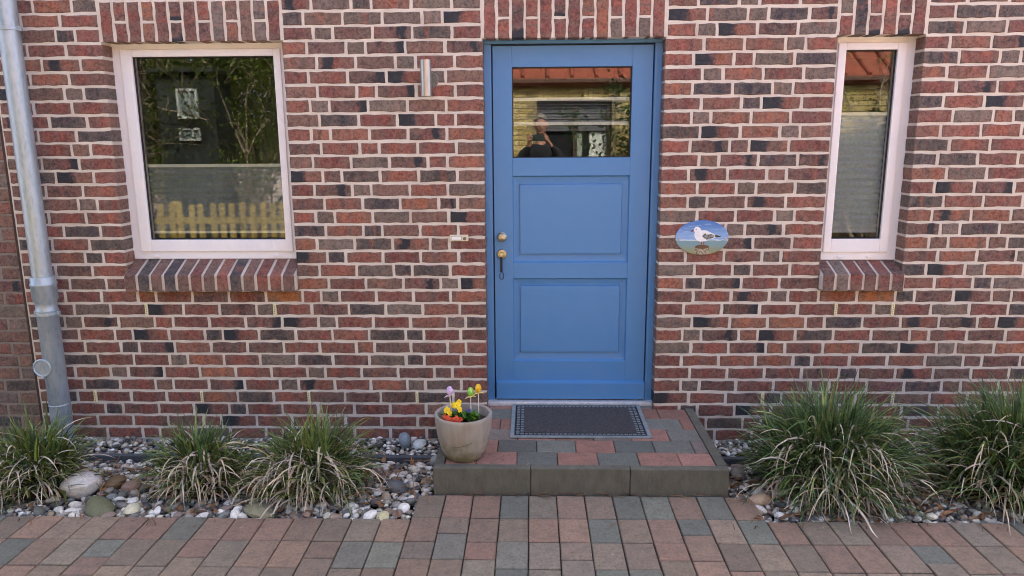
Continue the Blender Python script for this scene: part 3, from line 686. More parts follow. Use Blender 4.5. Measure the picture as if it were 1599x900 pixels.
def slab(x0, x1, y0, y1, z0, z1, name='edging_stone'):
    mb = MB(); mb.box(x0, x1, y0, y1, z0, z1, .005); o_ = step.location
    return mesh(name, [(v[0]-o_[0], v[1]-o_[1], v[2]-o_[2]) for v in mb.V], mb.F, MAT['edging'], step)
xs = [XS0, .264, .760, XS1]
for i in range(3): slab(xs[i]+(.0015 if i else 0), xs[i+1]-.0015, YS+random.uniform(-.002, .002), YS+.05, -.1, ZS+.004+random.uniform(-.002, .002))
for x0 in (XS0, XS1-.05):
    slab(x0, x0+.05, YS+.052, -.47, -.1, ZS+.004); slab(x0, x0+.05, -.467, -.006, -.1, ZS+.002)
mb = MB(); mb.box(XS0+.05, XS1-.05, YS+.05, -.0, -.05, ZS-.012); o_ = step.location
mesh('joint_bed', [(v[0]-o_[0], v[1]-o_[1], v[2]-o_[2]) for v in mb.V], mb.F, MAT['joint'], step)
mb = MB(); mb.box(XD0+.004, XD1-.004, 0, .12, -.05, ZS-.012); mesh('joint_bed', [(v[0]-o_[0], v[1]-o_[1], v[2]-o_[2]) for v in mb.V], mb.F, MAT['joint'], step)
SC = ['8c5f55', '93675c', '5d6362', '666a69', '86655c', '7e6a68', '95645a', '595f60']
pat = ['RRGRGRR', 'BRGGRGG', 'RBRRBRGR', 'BRRRRGGR', 'RGRRRRRB', 'RRGRRRRG']
PC = {'R': ('9c7060', '946a5a', 'a27768'), 'G': ('72736a', '7a7a70', '6a6c64'), 'B': ('857870', '8c7f76')}
y = YS+.052; r_ = 0; D_ = .158; L_ = .208
while y < .02:
    yy1 = min(y + D_ - .003, .036); off = (-.05 if r_ % 2 == 0 else -.155); x = XS0+.052; xa = x; i = 0
    lo, hi = (XS0+.052, XS1-.052) if yy1 < .0 else (XD0+.006, XD1-.006)
    if y < 0 < yy1 and yy1 > .0: yy1 = min(yy1, .036)
    if yy1 >= 0 and y < -.01: yy1 = -.008
    xb = lo + L_ + off
    xa = lo
    while xa < hi - .02:
        xb2 = min(xb, hi)
        if hi - xb2 < .03: xb2 = hi
        p_ = pat[r_ % len(pat)]; paver(xa+.0015, xb2-.0015, y, yy1, ZS+random.uniform(-.001, .001), .05, random.choice(PC[p_[i % len(p_)]]), step)
        xa = xb2; xb = xb2 + L_; i += 1
    y = yy1 + .003; r_ += 1

# ------------------------------------------------------------------ paving
YB = -1.115                                     # edge of the beds
path = MB(); path.box(-6, 6.5, -2.06, YB, -.30, -.016); path.box(-.297, 1.357, YB+.0005, YS-.001, -.30, -.0165)
path = path.build('path', MAT['joint']); path['kind'] = 'structure'
PV = ['8f7867', '897262', '857565', '947967', '8f7d6b', '867868', '5c6361', '646866', '8f7262', '877b6c']
W_ = .138
def pick():
    q = random.random(); return random.choice(('6d7066', '73756a', '7b7a6e')) if q < .17 else random.choice(PV[:6]+PV[8:])
for i in range(-32, 36):
    x0 = -.295 + i*W_; x1 = x0 + W_ - .0055; xm = (x0+x1)/2
    y = YS - .022 if (-.31 < x0 and x1 < 1.36) else YB
    centre = y > -1
    if x1 < -4 or x0 > 4.4: continue
    first = True
    while y > -2.02:
        if centre and first: L = y - (YB + .008)
        elif first: L = .200
        else: L = random.choice((.207, .207, .138))
        if first and not centre: y -= random.uniform(0, .004)
        paver(x0, x1, y-L+.0055, y, random.uniform(-.0015, .0015), .06, pick(), path)
        y -= L; first = False

# ------------------------------------------------------------------ planting beds
def bed(name, x0, x1):
    V = []; F = []; nx, ny = 24, 10
    for i in range(nx+1):
        for k in range(ny+1):
            x = x0+(x1-x0)*i/nx; y = YB+.004 + (0-YB-.004)*k/ny
            V.append((x, y, gz(y)-.042+.006*math.sin(x*9+y*7)))
    for i in range(nx):
        for k in range(ny): a = i*(ny+1)+k; F.append((a, a+ny+1, a+ny+2, a+1))
    o = mesh(name, V, F, MAT['soil'], smooth=True); o['kind'] = 'structure'; return o
def gz(y):                      # gravel level: lower along the wall strip
    if y > -.37: return -.072
    return -.050 + (-.37-y)/.745*.030
BL = (-5.5, XS0-.002); BR = (XS1+.002, 5.2)
bed('planting_bed', *BL); bed('planting_bed', *BR)
for x0, x1, lab in ((-2.53, XS0-.004, 'dark grey edging strip in the gravel left of the doorstep'), (XS1+.004, 4.4, 'dark grey edging strip in the gravel right of the doorstep')):
    mb = MB(); mb.box(x0, x1, -.395, -.360, -.2, -.020, .004); tag(mb.build('garden_edging', MAT['plate_edging']), lab, 'edging', 'garden edging strips')
# pebbles
PCOL = ['e6e3dc', 'c9c6bf', 'dedad0', 'b9b2a2', 'd2cbb8', '4c4c4e', '3f3d3c', 'b9b4aa', '8d8880', '6f6b67', '9b8d7c', 'a58f72', '5d5d5f', 'cfcac0', '7c7468', '8a7766', '777b78', 'd9d5cc', '937a68', '65675f', '84736a']
ico = {}
for sub in (1, 2):
    bm = bmesh.new(); bmesh.ops.create_icosphere(bm, subdivisions=sub, radius=1); bm.verts.index_update()
    ico[sub] = (np.array([v.co[:] for v in bm.verts]), [tuple(v.index for v in f.verts) for f in bm.faces]); bm.free()
def pebble_mesh(r, sub, flat=.65, elong=None, rough=.24):
    V, F = ico[sub]; ph = np.array([random.uniform(0, 6.28) for _ in range(3)]); fr = np.array([random.uniform(1.2, 2.4) for _ in range(3)])
    k = 1 + rough*np.sin(V[:, 0]*fr[0]+ph[0])*np.cos(V[:, 1]*fr[1]+ph[1]) + rough*.6*np.sin(V[:, 2]*3+V[:, 0]*2+ph[2])
    s = np.array([r*(elong or random.uniform(1.0, 1.45)), r*random.uniform(.8, 1.0), r*flat*random.uniform(.85, 1.15)])
    Q = V*k[:, None]*s
    a = random.uniform(0, 6.28); ca, sa = math.cos(a), math.sin(a); b = random.uniform(-.35, .35); cb, sb = math.cos(b), math.sin(b)
    Q = Q @ np.array([[cb, 0, -sb], [0, 1, 0], [sb, 0, cb]]) @ np.array([[ca, sa, 0], [-sa, ca, 0], [0, 0, 1]])
    return Q, F
big_stones = [  # x, y, r, flat, elong, colour, label
    (-2.05, -.83, .10, .68, 1.15, 'cdc8c2', 'large white and grey rounded boulder beside the left grass clump'),
    (-1.84, -1.02, .074, .55, 1.35, '67694c', 'smooth olive green stone in front of the white boulder'),
    (-1.93, -.74, .052, .6, 1.2, '6b5639', 'brown stone behind the white boulder'),
    (-1.815, -.77, .05, .62, 1.2, '8d7468', 'reddish grey split stone right of the white boulder'),
    (-1.67, -1.03, .043, .6, 1.2, 'c9c3a8', 'cream oval stone right of the olive green stone'),
    (-1.03, -1.05, .065, .42, 1.4, '8a866a', 'flat grey green stone at the foot of the middle grasses'),
    (-.50, -.115, .046, 1.1, 1.0, '7f8a90', 'upright blue grey stone leaning at the wall left of the step'),
    (-.405, -.125, .045, .6, 1.3, 'c8ccc6', 'pale flat stone by the wall between upright stone and pot'),
    (-.50, -1.085, .034, .7, 1.1, 'dcd9d2', 'round white pebble on the paving edge left of the step'),
    (-.435, -1.09, .033, .7, 1.2, 'c2ba92', 'yellowish pebble beside the round white one'),
    (1.395, -.90, .046, .65, 1.3, 'b79c80', 'tan banded stone right of the doorstep corner'),
    (1.41, -.80, .034, .7, 1.1, 'd5d3cd', 'small white stone behind the tan banded stone'),
    (-.27, -.42, .045, .7, 1.1, '8f9496', 'rounded grey stone against the left side of the doorstep'),
    (-.43, -.78, .052, .65, 1.2, '55585a', 'dark grey stone between the grass and the doorstep'),
    (1.37, -.58, .045, .7, 1.2, '7d7a70', 'grey brown stone along the right side of the doorstep'),
]
taken = []
for x, y, r, fl, el, c, lab in big_stones:
    Q, F = pebble_mesh(r, 2, fl, el, .17); z = gz(y) + r*fl*.55
    n = len(Q); o = mesh('stone', [tuple(q) for q in Q], F, MAT['pebble'], None, True, (x, y, z), {'tint': [(*lin(c), 1)]*n}); tag(o, lab, 'stone', 'large stones in the beds'); taken.append((x, y, r))
# medium pebbles that can be picked out one by one
def cname(h):
    r, g, b = (int(h[i:i+2], 16) for i in (0, 2, 4)); l = (r+g+b)/3; w_ = r-b
    return 'white' if l > 190 else 'black' if l < 82 else ('tan' if w_ > 36 else 'brown') if w_ > 22 else 'pale grey' if l > 150 else 'grey' if l > 112 else 'dark grey'
def med(n, x0, x1, y0, y1, lab, grp, rr):
    got = 0; tries = 0
    while got < n and tries < 4000:
        tries += 1; x = random.uniform(x0, x1); y = random.uniform(y0, y1); r = random.uniform(*rr)*.82
        if any((x-a)**2+(y-b)**2 < (r+q)**2*.9 for a, b, q in taken): continue
        Q, F = pebble_mesh(r, 2, .68); k = random.uniform(.8, 1.15); m = len(Q); pc = random.choice(PCOL)
        o = mesh('pebble', [tuple(q) for q in Q], F, MAT['pebble'], None, True, (x, y, gz(y)+r*.35), {'tint': [(*[min(.9, q*k) for q in lin(pc)], 1)]*m})
        tag(o, cname(pc)+' '+lab, 'pebble', grp); taken.append((x, y, r)); got += 1
med(46, -2.15, -1.5, -1.10, -.70, 'rounded pebble between the two left grass clumps', 'pebbles between the left grasses', (.022, .036))
med(44, -1.45, -.33, -1.10, -.95, 'rounded pebble along the paving edge before the middle grasses', 'pebbles before the middle grasses', (.020, .034))
med(40, -.60, -.26, -.95, -.42, 'rounded pebble beside the left flank of the doorstep', 'pebbles left of the doorstep', (.02, .036))
med(44, -2.5, -.26, -.33, -.03, 'small pebble in the strip along the wall left of the door', 'pebbles along the left wall', (.016, .027))
med(24, 1.28, 1.55, -1.05, -.42, 'rounded pebble beside the right flank of the doorstep', 'pebbles right of the doorstep', (.02, .034))
med(18, 1.28, 1.75, -.33, -.03, 'small pebble in the strip along the wall right of the door', 'pebbles along the right wall', (.016, .026))
med(22, 1.9, 3.1, -1.10, -.98, 'rounded pebble under the right grasses at the paving edge', 'pebbles under the right grasses', (.018, .032))
Vs = []; Fs = []; Ts = []; base = 0
def scatter(x0, x1, y0, y1, dens, rr):
    global base
    for _ in range(int((x1-x0)*(y1-y0)*dens)):
        x = random.uniform(x0, x1); y = random.uniform(y0, y1); r = random.uniform(*rr)
        if any((x-a)**2+(y-b)**2 < (q*.8)**2 for a, b, q in taken): continue
        if x0 < XS0 < x1 and x+r > XS0-.004: continue
        Q, F = pebble_mesh(r, 1, .7); Q = Q + np.array([x, y, gz(y)-.014+random.uniform(-.012, .02)])
        Vs.append(Q); Fs.extend([(a+base, b+base, c+base) for a, b, c in F]); base += len(Q)
        k = random.uniform(.75, 1.25); Ts.append(np.tile(np.array([*[min(.9, q*k) for q in lin(random.choice(PCOL))], 1.0]), (len(Q), 1)))
scatter(-3.3, XS0-.02, YB+.02, -.41, 3600, (.009, .021)); scatter(-3.2, XS0-.02, -.35, -.015, 2300, (.009, .019))
scatter(XS1+.02, 3.6, YB+.02, -.41, 3400, (.009, .021)); scatter(XS1+.02, 3.6, -.35, -.015, 2300, (.009, .019))
V = np.concatenate(Vs); Tt = np.concatenate(Ts)
o = mesh('gravel', V.tolist(), Fs, MAT['pebble'], None, True, None, {'tint': Tt}); o['kind'] = 'stuff'; o['label'] = 'mixed grey, white and brown gravel filling the planting beds'

# sedge clumps
def blade_pile():
    return dict(V=[], F=[], t=[])
def blade(P, base, az, length, lean, droop, width, tint, seg=7, twist=0.0):
    d = Vector((math.cos(az), math.sin(az), 0)); side = Vector((-math.sin(az), math.cos(az), 0)); p = Vector(base); ang = math.pi/2 - lean
    b = len(P['V']); st = length/seg
    for i in range(seg+1):
        f = i/seg; w_ = width*(1-f**2.2)*.5 + .0004; tw = twist*f
        s_ = (side*math.cos(tw) + Vector((0, 0, 1))*math.sin(tw))*w_; fold = Vector((0, 0, -w_*.5)) 
        P['V'] += [tuple(p-s_), tuple(p+fold), tuple(p+s_)]; P['t'] += [tint]*3
        ang -= droop*(.35+1.3*f)/seg
        p = p + (d*math.cos(ang) + Vector((0, 0, 1))*math.sin(ang))*st
        g0 = gz(p.y) + .004 if p.y > YB else .004
        if p.z < g0+.01: p.z = g0 + random.uniform(.004, .03)
        if p.y > -.012: p.y = -.012 - random.uniform(0, .01)
    for i in range(seg):
        a = b+i*3; P['F'] += [(a, a+1, a+4, a+3), (a+1, a+2, a+5, a+4)]
def sedge(x, y, rad, hgt, ng, nd, label, seed, hue0=0.0, lean0=(0, 0)):
    random.seed(seed); t = empty('grass_clump', label, 'grass', (x, y, gz(y)), 'evergreen grass clumps in the gravel')
    G, Dd = blade_pile(), blade_pile()
    def start(lo=0.0):
        a = random.uniform(0, 6.283); el = math.asin(random.uniform(lo, 1)); q = random.uniform(.35, .8)
        n = Vector((math.cos(a)*math.cos(el), math.sin(a)*math.cos(el), math.sin(el)))
        return n, a, el, Vector((n.x*rad*q, n.y*rad*q*.85, .02+n.z*hgt*q*.8))
    for i in range(ng):
        n, a, el, p = start(.05); az = a + random.gauss(0, .75); lean = max(.02, (math.pi/2-el)*.62 + random.gauss(0, .28))
        ln = hgt*random.uniform(.4, .68); k = random.uniform(.18, .9)*(1.35 if random.random() < .12 else 1); hue = random.random()+hue0
        tint = (k*(.72+.36*hue), k, k*(.7+.6*(1-hue)), 1)
        pale = random.random() < .11
        if pale: tint = (2.0*k, 1.6*k, 2.0*k, 1)       # pale variegated blades
        p.x += lean0[0]*p.z; p.y += lean0[1]*p.z
        blade(G, (x+p.x, y+p.y, gz(y)+p.z), az, ln, lean, random.uniform(.1, 1.7)*(1 if random.random() > .1 else 1.8), random.uniform(.007, .0135), tint, 6, random.uniform(-.9, .9))
    for i in range(nd):
        n, a, el, p = start(0.0); az = a + random.gauss(0, .7)
        if random.random() < .7: az = -math.pi/2 + random.gauss(0, 1.0); p.y = -abs(p.y)
        k = random.uniform(.5, 1.25); p.z *= .95
        blade(Dd, (x+p.x, y+p.y, gz(y)+p.z), az, hgt*random.uniform(.4, .8), random.uniform(.3, 1.3), random.uniform(1.0, 3.2), random.uniform(.006, .0125), (k, k*random.uniform(.86, 1), k*random.uniform(.75, 1.02), 1), 7, random.uniform(-1.5, 1.5))
    for nm, P, mt in (('green_blades', G, 'blade'), ('dry_blades', Dd, 'dry')):
        V = [(v[0]-x, v[1]-y, v[2]-gz(y)) for v in P['V']]
        mesh(nm, V, P['F'], MAT[mt], t, True, None, {'tint': P['t']})
    mb = MB(); mb.ell((0, 0, .03), (rad*.55, rad*.5, hgt*.38), 2, jit=.12); mb.build('shade_core', MAT['soil'], t)  # dark dome inside the clump paints the shade among the blades
sedge(-2.31, -.80, .25, .39, 640, 210, 'grass clump at the left edge before the drainpipe', 11, .35, (.1, 0))
sedge(-1.42, -.77, .24, .36, 560, 220, 'smaller grass clump left of the pair under the left window', 12, .15, (-.15, -.1))
sedge(-.87, -.79, .29, .41, 720, 290, 'wide grass clump under the wall between left window and pot', 13, .3, (.2, -.1))
sedge(1.80, -.72, .40, .53, 1750, 360, 'large full grass clump right of the doorstep', 14, -.1, (-.05, -.1))
sedge(2.68, -.74, .40, .55, 1750, 300, 'large grass clump at the right edge of the picture', 15, .0, (.15, 0))
random.seed(21)
# dead leaves and stray straws among the stones
P = blade_pile()
for x0, x1, n in ((-1.65, -.35, 120), (1.3, 3.2, 230), (-2.6, -1.7, 40)):
    for _ in range(n):
        x = random.uniform(x0, x1); y = random.uniform(-1.09, -.42)
        blade(P, (x, y, gz(y)+.02), random.uniform(0, 6.28), random.uniform(.03, .08), 1.3, random.uniform(0, .8), random.uniform(.012, .03), tuple([random.uniform(.5, 1.4)]*3)+(1,), 3, random.uniform(-.4, .4))
for x0, x1, n in ((-.75, -.3, 26), (-2.0, -1.2, 24), (1.3, 2.4, 30)):
    for _ in range(n):
        x = random.uniform(x0, x1); y = random.uniform(-1.0, -.42); k = random.uniform(1.2, 2.2)
        blade(P, (x, y, gz(y)+.035), random.uniform(0, 6.28), random.uniform(.1, .28), 1.5, random.uniform(-.2, .3), .004, (k, k, k*.9, 1), 5)
for _ in range(46):
    x = random.uniform(XS0, XS1+.1); blade(P, (x, YS-random.uniform(.004, .03), .006), random.gauss(0, .5)+random.choice((0, 3.14)), random.uniform(.02, .09), 1.53, 0, random.uniform(.003, .008), tuple([random.uniform(.3, 1.3)]*3)+(1,), 3)
for _ in range(60):
    x = random.uniform(-2.4, 3.0); blade(P, (x, YB-random.uniform(.0, .10), .006), random.uniform(0, 6.28), random.uniform(.015, .05), 1.53, 0, random.uniform(.002, .007), tuple([random.uniform(.4, 1.6)]*3)+(1,), 3)
o = mesh('dead_leaves', P['V'], P['F'], MAT['litter'], None, True, None, {'tint': P['t']}); o['kind'] = 'stuff'; o['label'] = 'brown dead leaves and straws lying on the gravel'

# ------------------------------------------------------------------ doormat
mat_ = empty('doormat', 'dark ribbed doormat with a grey lattice rubber border on the step', 'doormat', (.535, -.222, ZS+.002))
MX0, MX1, MY0, MY1 = .150, .930, -.475, .030; ox, oy, oz = mat_.location
rub = simple('grey rubber', lin('858d8f'), lin('767d80'), 40, .7, 0, .2)
dark = simple('dark ribbed carpet', lin('565355'), lin('403e40'), 90, .95, 0, .8, 300, .003)
mb = MB(); mb.box(MX0-ox, MX1-ox, MY0-oy, MY1-oy, 0, .0055, .002); mb.build('base', rub, mat_)
mb = MB(); bw = .075
for a, b, c, d in ((MX0, MX1, MY0, MY0+.022), (MX0, MX1, MY1-.012, MY1), (MX0, MX0+.022, MY0+.022, MY1-.012), (MX1-.022, MX1, MY0+.022, MY1-.012)): mb.box(a-ox+.001, b-ox-.001, c-oy+.001, d-oy-.001, .005, .0085)
mb.build('rim', rub, mat_)
mb = MB(); blk = MB()
nx = 30; ny = 17
blk.box(MX0+.023-ox, MX1-.023-ox, MY0+.023-oy, MY1-.013-oy, .0052, .0060)
for i in range(nx):
    for k in range(ny):
        x = MX0+.03+(MX1-MX0-.06)*(i+.5)/nx; y = MY0+.03+(MY1-MY0-.05)*(k+.5)/ny
        if MX0+bw < x < MX1-bw and MY0+bw*.85 < y < MY1-bw*.7: continue
        r_ = .0095 if (i+k) % 2 else .0075
        mb.box(x-ox-r_, x-ox+r_, y-oy-r_*.55, y-oy+r_*.55, .0055, .0085)
mb.build('lattice', rub, mat_); blk.build('lattice_holes', MAT['seal'], mat_)
mb = MB(); mb.box(MX0+bw-ox, MX1-bw-ox, MY0+bw*.85-oy, MY1-bw*.7-oy, .005, .009)
for i in range(60): y = MY0+bw*.85+.003+(MY1-MY0-bw*1.55-.006)*i/59-oy; mb.box(MX0+bw-ox+.002, MX1-bw-ox-.002, y-.0016, y+.0016, .0088, .0108)
mb.build('carpet', dark, mat_)

# ------------------------------------------------------------------ flower pot
PX, PY = -.082, -.700
pot = empty('flower_pot', 'taupe glazed flower pot with spring pansies on the doorstep', 'flower pot', (PX, PY, ZS))
mb = MB()
mb.lathe([(.0, .0), (.088, .0), (.098, .008), (.118, .05), (.134, .11), (.143, .17), (.1475, .215), (.149, .232), (.147, .237), (.138, .238), (.131, .234), (.129, .22), (.126, .18), (.12, .175)], (0, 0, 0), 56, cap=False)
pb = mb.build('pot', MAT['ceramic'], pot, True)
def on_pot(ang, h):
    pr = [(.098, .008), (.118, .05), (.134, .11), (.143, .17), (.1475, .215)]
    for (r0, h0), (r1, h1) in zip(pr, pr[1:]):
        if h0 <= h <= h1: r_ = r0+(r1-r0)*(h-h0)/(h1-h0)
    return (r_*1.0005*math.cos(ang), r_*1.0005*math.sin(ang), h)
mb = MB(); mb.tube([on_pot(R(-108+i*5), .098+.0016*i+.0004*i*i*.5) for i in range(9)], .0012, 5); mb.build('hairline_crack', MAT['potline'], pb)
mb = MB(); mb.ell((0, 0, .188), (.126, .126, .018), 3, jit=.03); mb.build('soil', MAT['soil'], pot, True)
P = blade_pile()
random.seed(33)
for i in range(230):
    a = random.uniform(0, 6.28); r_ = .085*math.sqrt(random.random()); k = random.uniform(.6, 1.3)
    cx, cy = (.02, .0) if i % 3 else (-.045, .01)
    blade(P, (cx+r_*.7*math.cos(a), cy+r_*.6*math.sin(a), .20+random.uniform(0, .03)), random.uniform(0, 6.28), random.uniform(.025, .045), random.uniform(.3, 1.1), random.uniform(.3, 1.2), random.uniform(.012, .02), (.6*k, k, .7*k, 1), 4)
mesh('pansy_leaves', P['V'], P['F'], MAT['leaf'], pot, True, None, {'tint': P['t']})
yel = simple('yellow petal', lin('f0cf12'), lin('e3b80c'), 40, .6); org = simple('orange red petal', lin('cf4a1a'), lin('a82a18'), 60, .6); pur = simple('blue violet petal', lin('4a4a86'), None, rough=.6)
eye = simple('flower eye', lin('d98a10'), None, rough=.6)
def flower(x, y, z, r, mat, mat2):
    r *= .82
    tilt = Matrix.Rotation(R(random.uniform(35, 70)), 4, 'X') @ Matrix.Rotation(random.uniform(-.5, .5), 4, 'Y'); tilt = Matrix.Rotation(random.uniform(-.6, .6), 4, 'Z') @ tilt
    mb = MB(); V = []; F = []
    for p in range(5):
        a0 = p*2*math.pi/5 + .3; b = len(V); c = Vector((math.cos(a0), math.sin(a0), 0)); s_ = Vector((-math.sin(a0), math.cos(a0), 0))
        pts = [Vector((0, 0, 0)), c*r*.5-s_*r*.42+Vector((0, 0, r*.12)), c*r-s_*r*.36+Vector((0, 0, r*.05)), c*r*1.08+Vector((0, 0, -.05*r)), c*r+s_*r*.36+Vector((0, 0, r*.08)), c*r*.5+s_*r*.42+Vector((0, 0, r*.12))]
        V += pts; F.append(tuple(b+i for i in range(6)))
    V = [tuple((tilt @ q) + Vector((x, y, z))) for q in V]
    f = mesh('flower', V, F, mat, pot)  # one bloom
    m2 = MB(); m2.ell((x, y, z), (r*.2, r*.2, r*.16), 1); m2.build('flower_eye', mat2, f)
for x, y, z, r, m_ in ((-.082, -.02, .258, .022, yel), (-.066, -.045, .250, .02, yel), (-.03, -.025, .285, .024, yel), (-.014, -.045, .272, .021, yel), (-.048, .0, .278, .02, yel), (-.02, .0, .295, .017, yel)): flower(x, y, z, r, m_, eye)
for x, y, z, r in ((-.07, -.085, .236, .02), (-.05, -.092, .228, .02), (-.088, -.065, .238, .018), (-.026, -.092, .236, .022), (-.008, -.088, .230, .02), (-.036, -.102, .226, .017), (-.06, -.105, .224, .015)): flower(x, y, z, r, org, eye)
flower(.028, .0, .245, .016, pur, MAT['seal'])
straw = simple('straw stick', lin('dcd2c4'), None, rough=.7)
for nm, x, y, ztop, c1, c2, lab, rb in (('lilac', -.067, -.01, .335, 'c2a3cf', 'e2d3e6', 'lilac speckled toy egg on a stick in the flower pot', 'd9c2cf'), ('green', .038, .01, .322, '7ec23a', 'b8dc7c', 'light green toy egg on a stick between lilac and yellow ones', 'e3d48e'), ('yellow', .078, .012, .340, 'e2a712', 'f0c83c', 'golden yellow toy egg on a stick at the pot rim', 'e0cc70')):
    eg = empty('egg_stick', lab, 'decoration', (PX+x, PY+y, ZS+.18), 'toy eggs on sticks')
    h = ztop-.18+.02
    mb = MB(); mb.tube([(.010 if nm == 'lilac' else 0, 0, -.01), (0, 0, h-.015)], .0026, 6); mb.build('stick', straw, eg)
    mb = MB(); mb.lathe([(0, -.024), (.009, -.021), (.0155, -.011), (.0168, -.002), (.0145, .010), (.009, .0195), (0, .023)], (0, 0, h+.005), 20, cap=False); mb.build('egg', simple(nm+' egg shell', lin(c1), lin(c2), 110, .4, lo=.5, hi=.62), eg, True)
    mb = MB(); dx = -1 if nm != 'yellow' else -.8
    for sgn in (-1, 1): mb.tube([(0, -.004, h-.022), (sgn*.016, -.010, h-.018+.004*sgn), (sgn*.028, -.008, h-.026+.006*sgn)], [.0035, .003, .0015], 5)
    mb.build('ribbon', simple(nm+' ribbon', lin(rb), None, rough=.6), eg)

# ------------------------------------------------------------------ across the lane (seen in the panes)
YO = -8.2
oh = empty('yellow_brick_house', 'low yellow brick house with orange roof mirrored in the door pane', 'house', (2, YO, 0))
ymort = mortar_material('yellow mortar', lin('8d8260'), lin('7d7252')); 
def flat_brick(L, H, D): return brick_parts(L, H, D, .003, .006)
OX0, OX1, OZ0, OZ1 = .36, 1.62, .75, 2.21+T
yw = MB()
for a, b, c, d in ((-2.3, OX0, -.2, 2.475+T), (OX1, 9.5, -.2, 2.475+T), (OX0, OX1, -.2, OZ0), (OX0, OX1, OZ1, 2.475+T)): yw.box(a-2, b-2, -.3, 0, c, d)
yw = yw.build('wall', ymort, oh)
yp = Pile(); YT = ['c4b47e', 'b8a86f', 'ccbd8a', 'b09e66', 'a8975f']
k = 0; z = -.05
def yb(x, z, L, H, vert=False):
    V, F, UV = brick_parts(L, H, .05, .003, .006, vert); V = [(v[0], -v[1], v[2]) for v in V]; F = [f[::-1] for f in F]
    if vert: F = [f[::-1] for f in F]
    yp.add(V, F, (*lin(random.choice(YT)), 1), (0, 0, random.random(), .15), UV, (x-2, .006, z))
while z < 2.42+T:
    x = -2.3 + (.11 if k % 2 else 0)
    while x < 9.3:
        L = .235
        if not (z > OZ0-.08 and z < OZ1+.26 and x+L > OX0-.02 and x < OX1+.02): yb(x, z, L, .074)
        x += .25
    z += .088; k += 1
x = OX0-.06
while x < OX1+.06: yb(x, OZ1+.01, .245, .07, True); x += .084
ybm = NT('yellow brick'); t_ = ybm.attr('tint').outputs['Color']; n_ = ybm.noise(ybm.pos(), 40, 5)
ybm.bsdf(Base_Color=ybm.mix(ybm.ramp(n_, .3, .75, 0, .5), t_, lin('6f6336')), Roughness=.9)
o = yp.build('brickwork', ybm.m, oh); o['kind'] = 'stuff'
orange = simple('orange roof tile', lin('96503a'), lin('824432'), 10, .75, 0, .3)
mb = MB(); mb.box(-4.4, 7.6, -.02, .16, 2.48+T, 2.55+T, .01); mb.build('gutter', simple('brown gutter', lin('5a4034'), None, rough=.5), oh)
rm = MB(); V = [(-4.4, .12, 2.56+T), (7.6, .12, 2.56+T), (7.6, -4, 5.0+T), (-4.4, -4, 5.0+T)]; V += [(a, b-.02, c-.12) for a, b, c in V]
rm.add(V, [(0, 3, 2, 1), (4, 5, 6, 7), (0, 1, 5, 4), (1, 2, 6, 5), (2, 3, 7, 6), (3, 0, 4, 7)])
roof = rm.build('roof', orange, oh)
rm = MB()
for i in range(30): x = -4.3 + i*.405; rm.tube([(x, .12, 2.58+T), (x, -4, 5.02+T)], .035, 6)
rm.build('roof_ribs', orange, roof)
ow = empty('window', parent=oh)
mb = MB(); dk = simple('dark window frame', lin('4a3f3c'), None, rough=.5)
for a, b, c, d in ((OX0-2, OX0-1.93, OZ0, OZ1), (OX1-2.07, OX1-2, OZ0, OZ1), (OX0-1.93, OX1-2.07, OZ0, OZ0+.07), (OX0-1.93, OX1-2.07, OZ1-.05, OZ1), (-1.02, -.96, OZ0+.07, OZ1-.05)): mb.box(a, b, -.16, -.08, c, d)
mb.build('frame', dk, ow)
mb = MB(); sh = simple('grey shutter slat', lin('5b5f66'), None, rough=.6)
for i in range(9): z = OZ1-.06-.05*i; mb.box(OX0-1.93, OX1-2.07, -.17-.012*(i % 2), -.13-.012*(i % 2), z-.045, z)
mb.build('roller_shutter', sh, ow)
mb = MB(); mb.box(OX0-1.93, OX1-2.07, -.19, -.182, OZ0+.07, OZ1-.05); mb.build('pane', simple('dark pane', (.02, .022, .025), None, rough=.05), ow)
mb = MB(); mb.box(-.95, -.86, -.181, -.175, OZ0+.07, OZ1-.5); mb.build('curtain', simple('green grey curtain', lin('8f9c92'), None, rough=.9), ow)
mb = MB(); mb.box(-.74, -.44, -.181, -.175, OZ0+.07, OZ1-.52); mb.build('bright_patch', simple('pale pane patch', lin('dfe4e4'), lin('b9c4c0'), 16, .9), ow)  # pale panel added to paint the bright patch in this pane

# picket fence
fe = empty('picket_fence', 'pale wooden picket fence mirrored in the left window', 'fence', (-4.2, -4.55, 0))
pine = simple('pale yellow pine', lin('a8934f'), lin('928046'), 14, .75, 0, .3, stretch=(1, 1, .1))
for i in range(36):
    x = -2.2 + i*.128 + random.uniform(-.008, .008); h = .98+random.uniform(-.015, .02); wd = .036
    pts = [(-wd, .05), (wd, .05), (wd, h-.03), (wd*.7, h-.008), (0, h), (-wd*.7, h-.008), (-wd, h-.03)]
    V = [(px, y, pz) for y in (.0, .02) for px, pz in pts]; n = len(pts)
    F = [tuple(range(n))[::-1], tuple(n+q for q in range(n))] + [(q, (q+1) % n, n+(q+1) % n, n+q) for q in range(n)]
    o = mesh('picket', V, F, pine, fe, False, (x, 0, 0)); o.rotation_euler[1] = random.uniform(-.02, .02)
for z in (.25, .72): mb = MB(); mb.box(-2.3, 2.35, -.045, -.001, z, z+.08, .003); mb.build('rail', pine, fe)
for x in (-2.28, 0, 2.3): mb = MB(); mb.box(x-.045, x+.045, -.14, -.046, 0, 1.0, .004); mb.build('post', pine, fe)

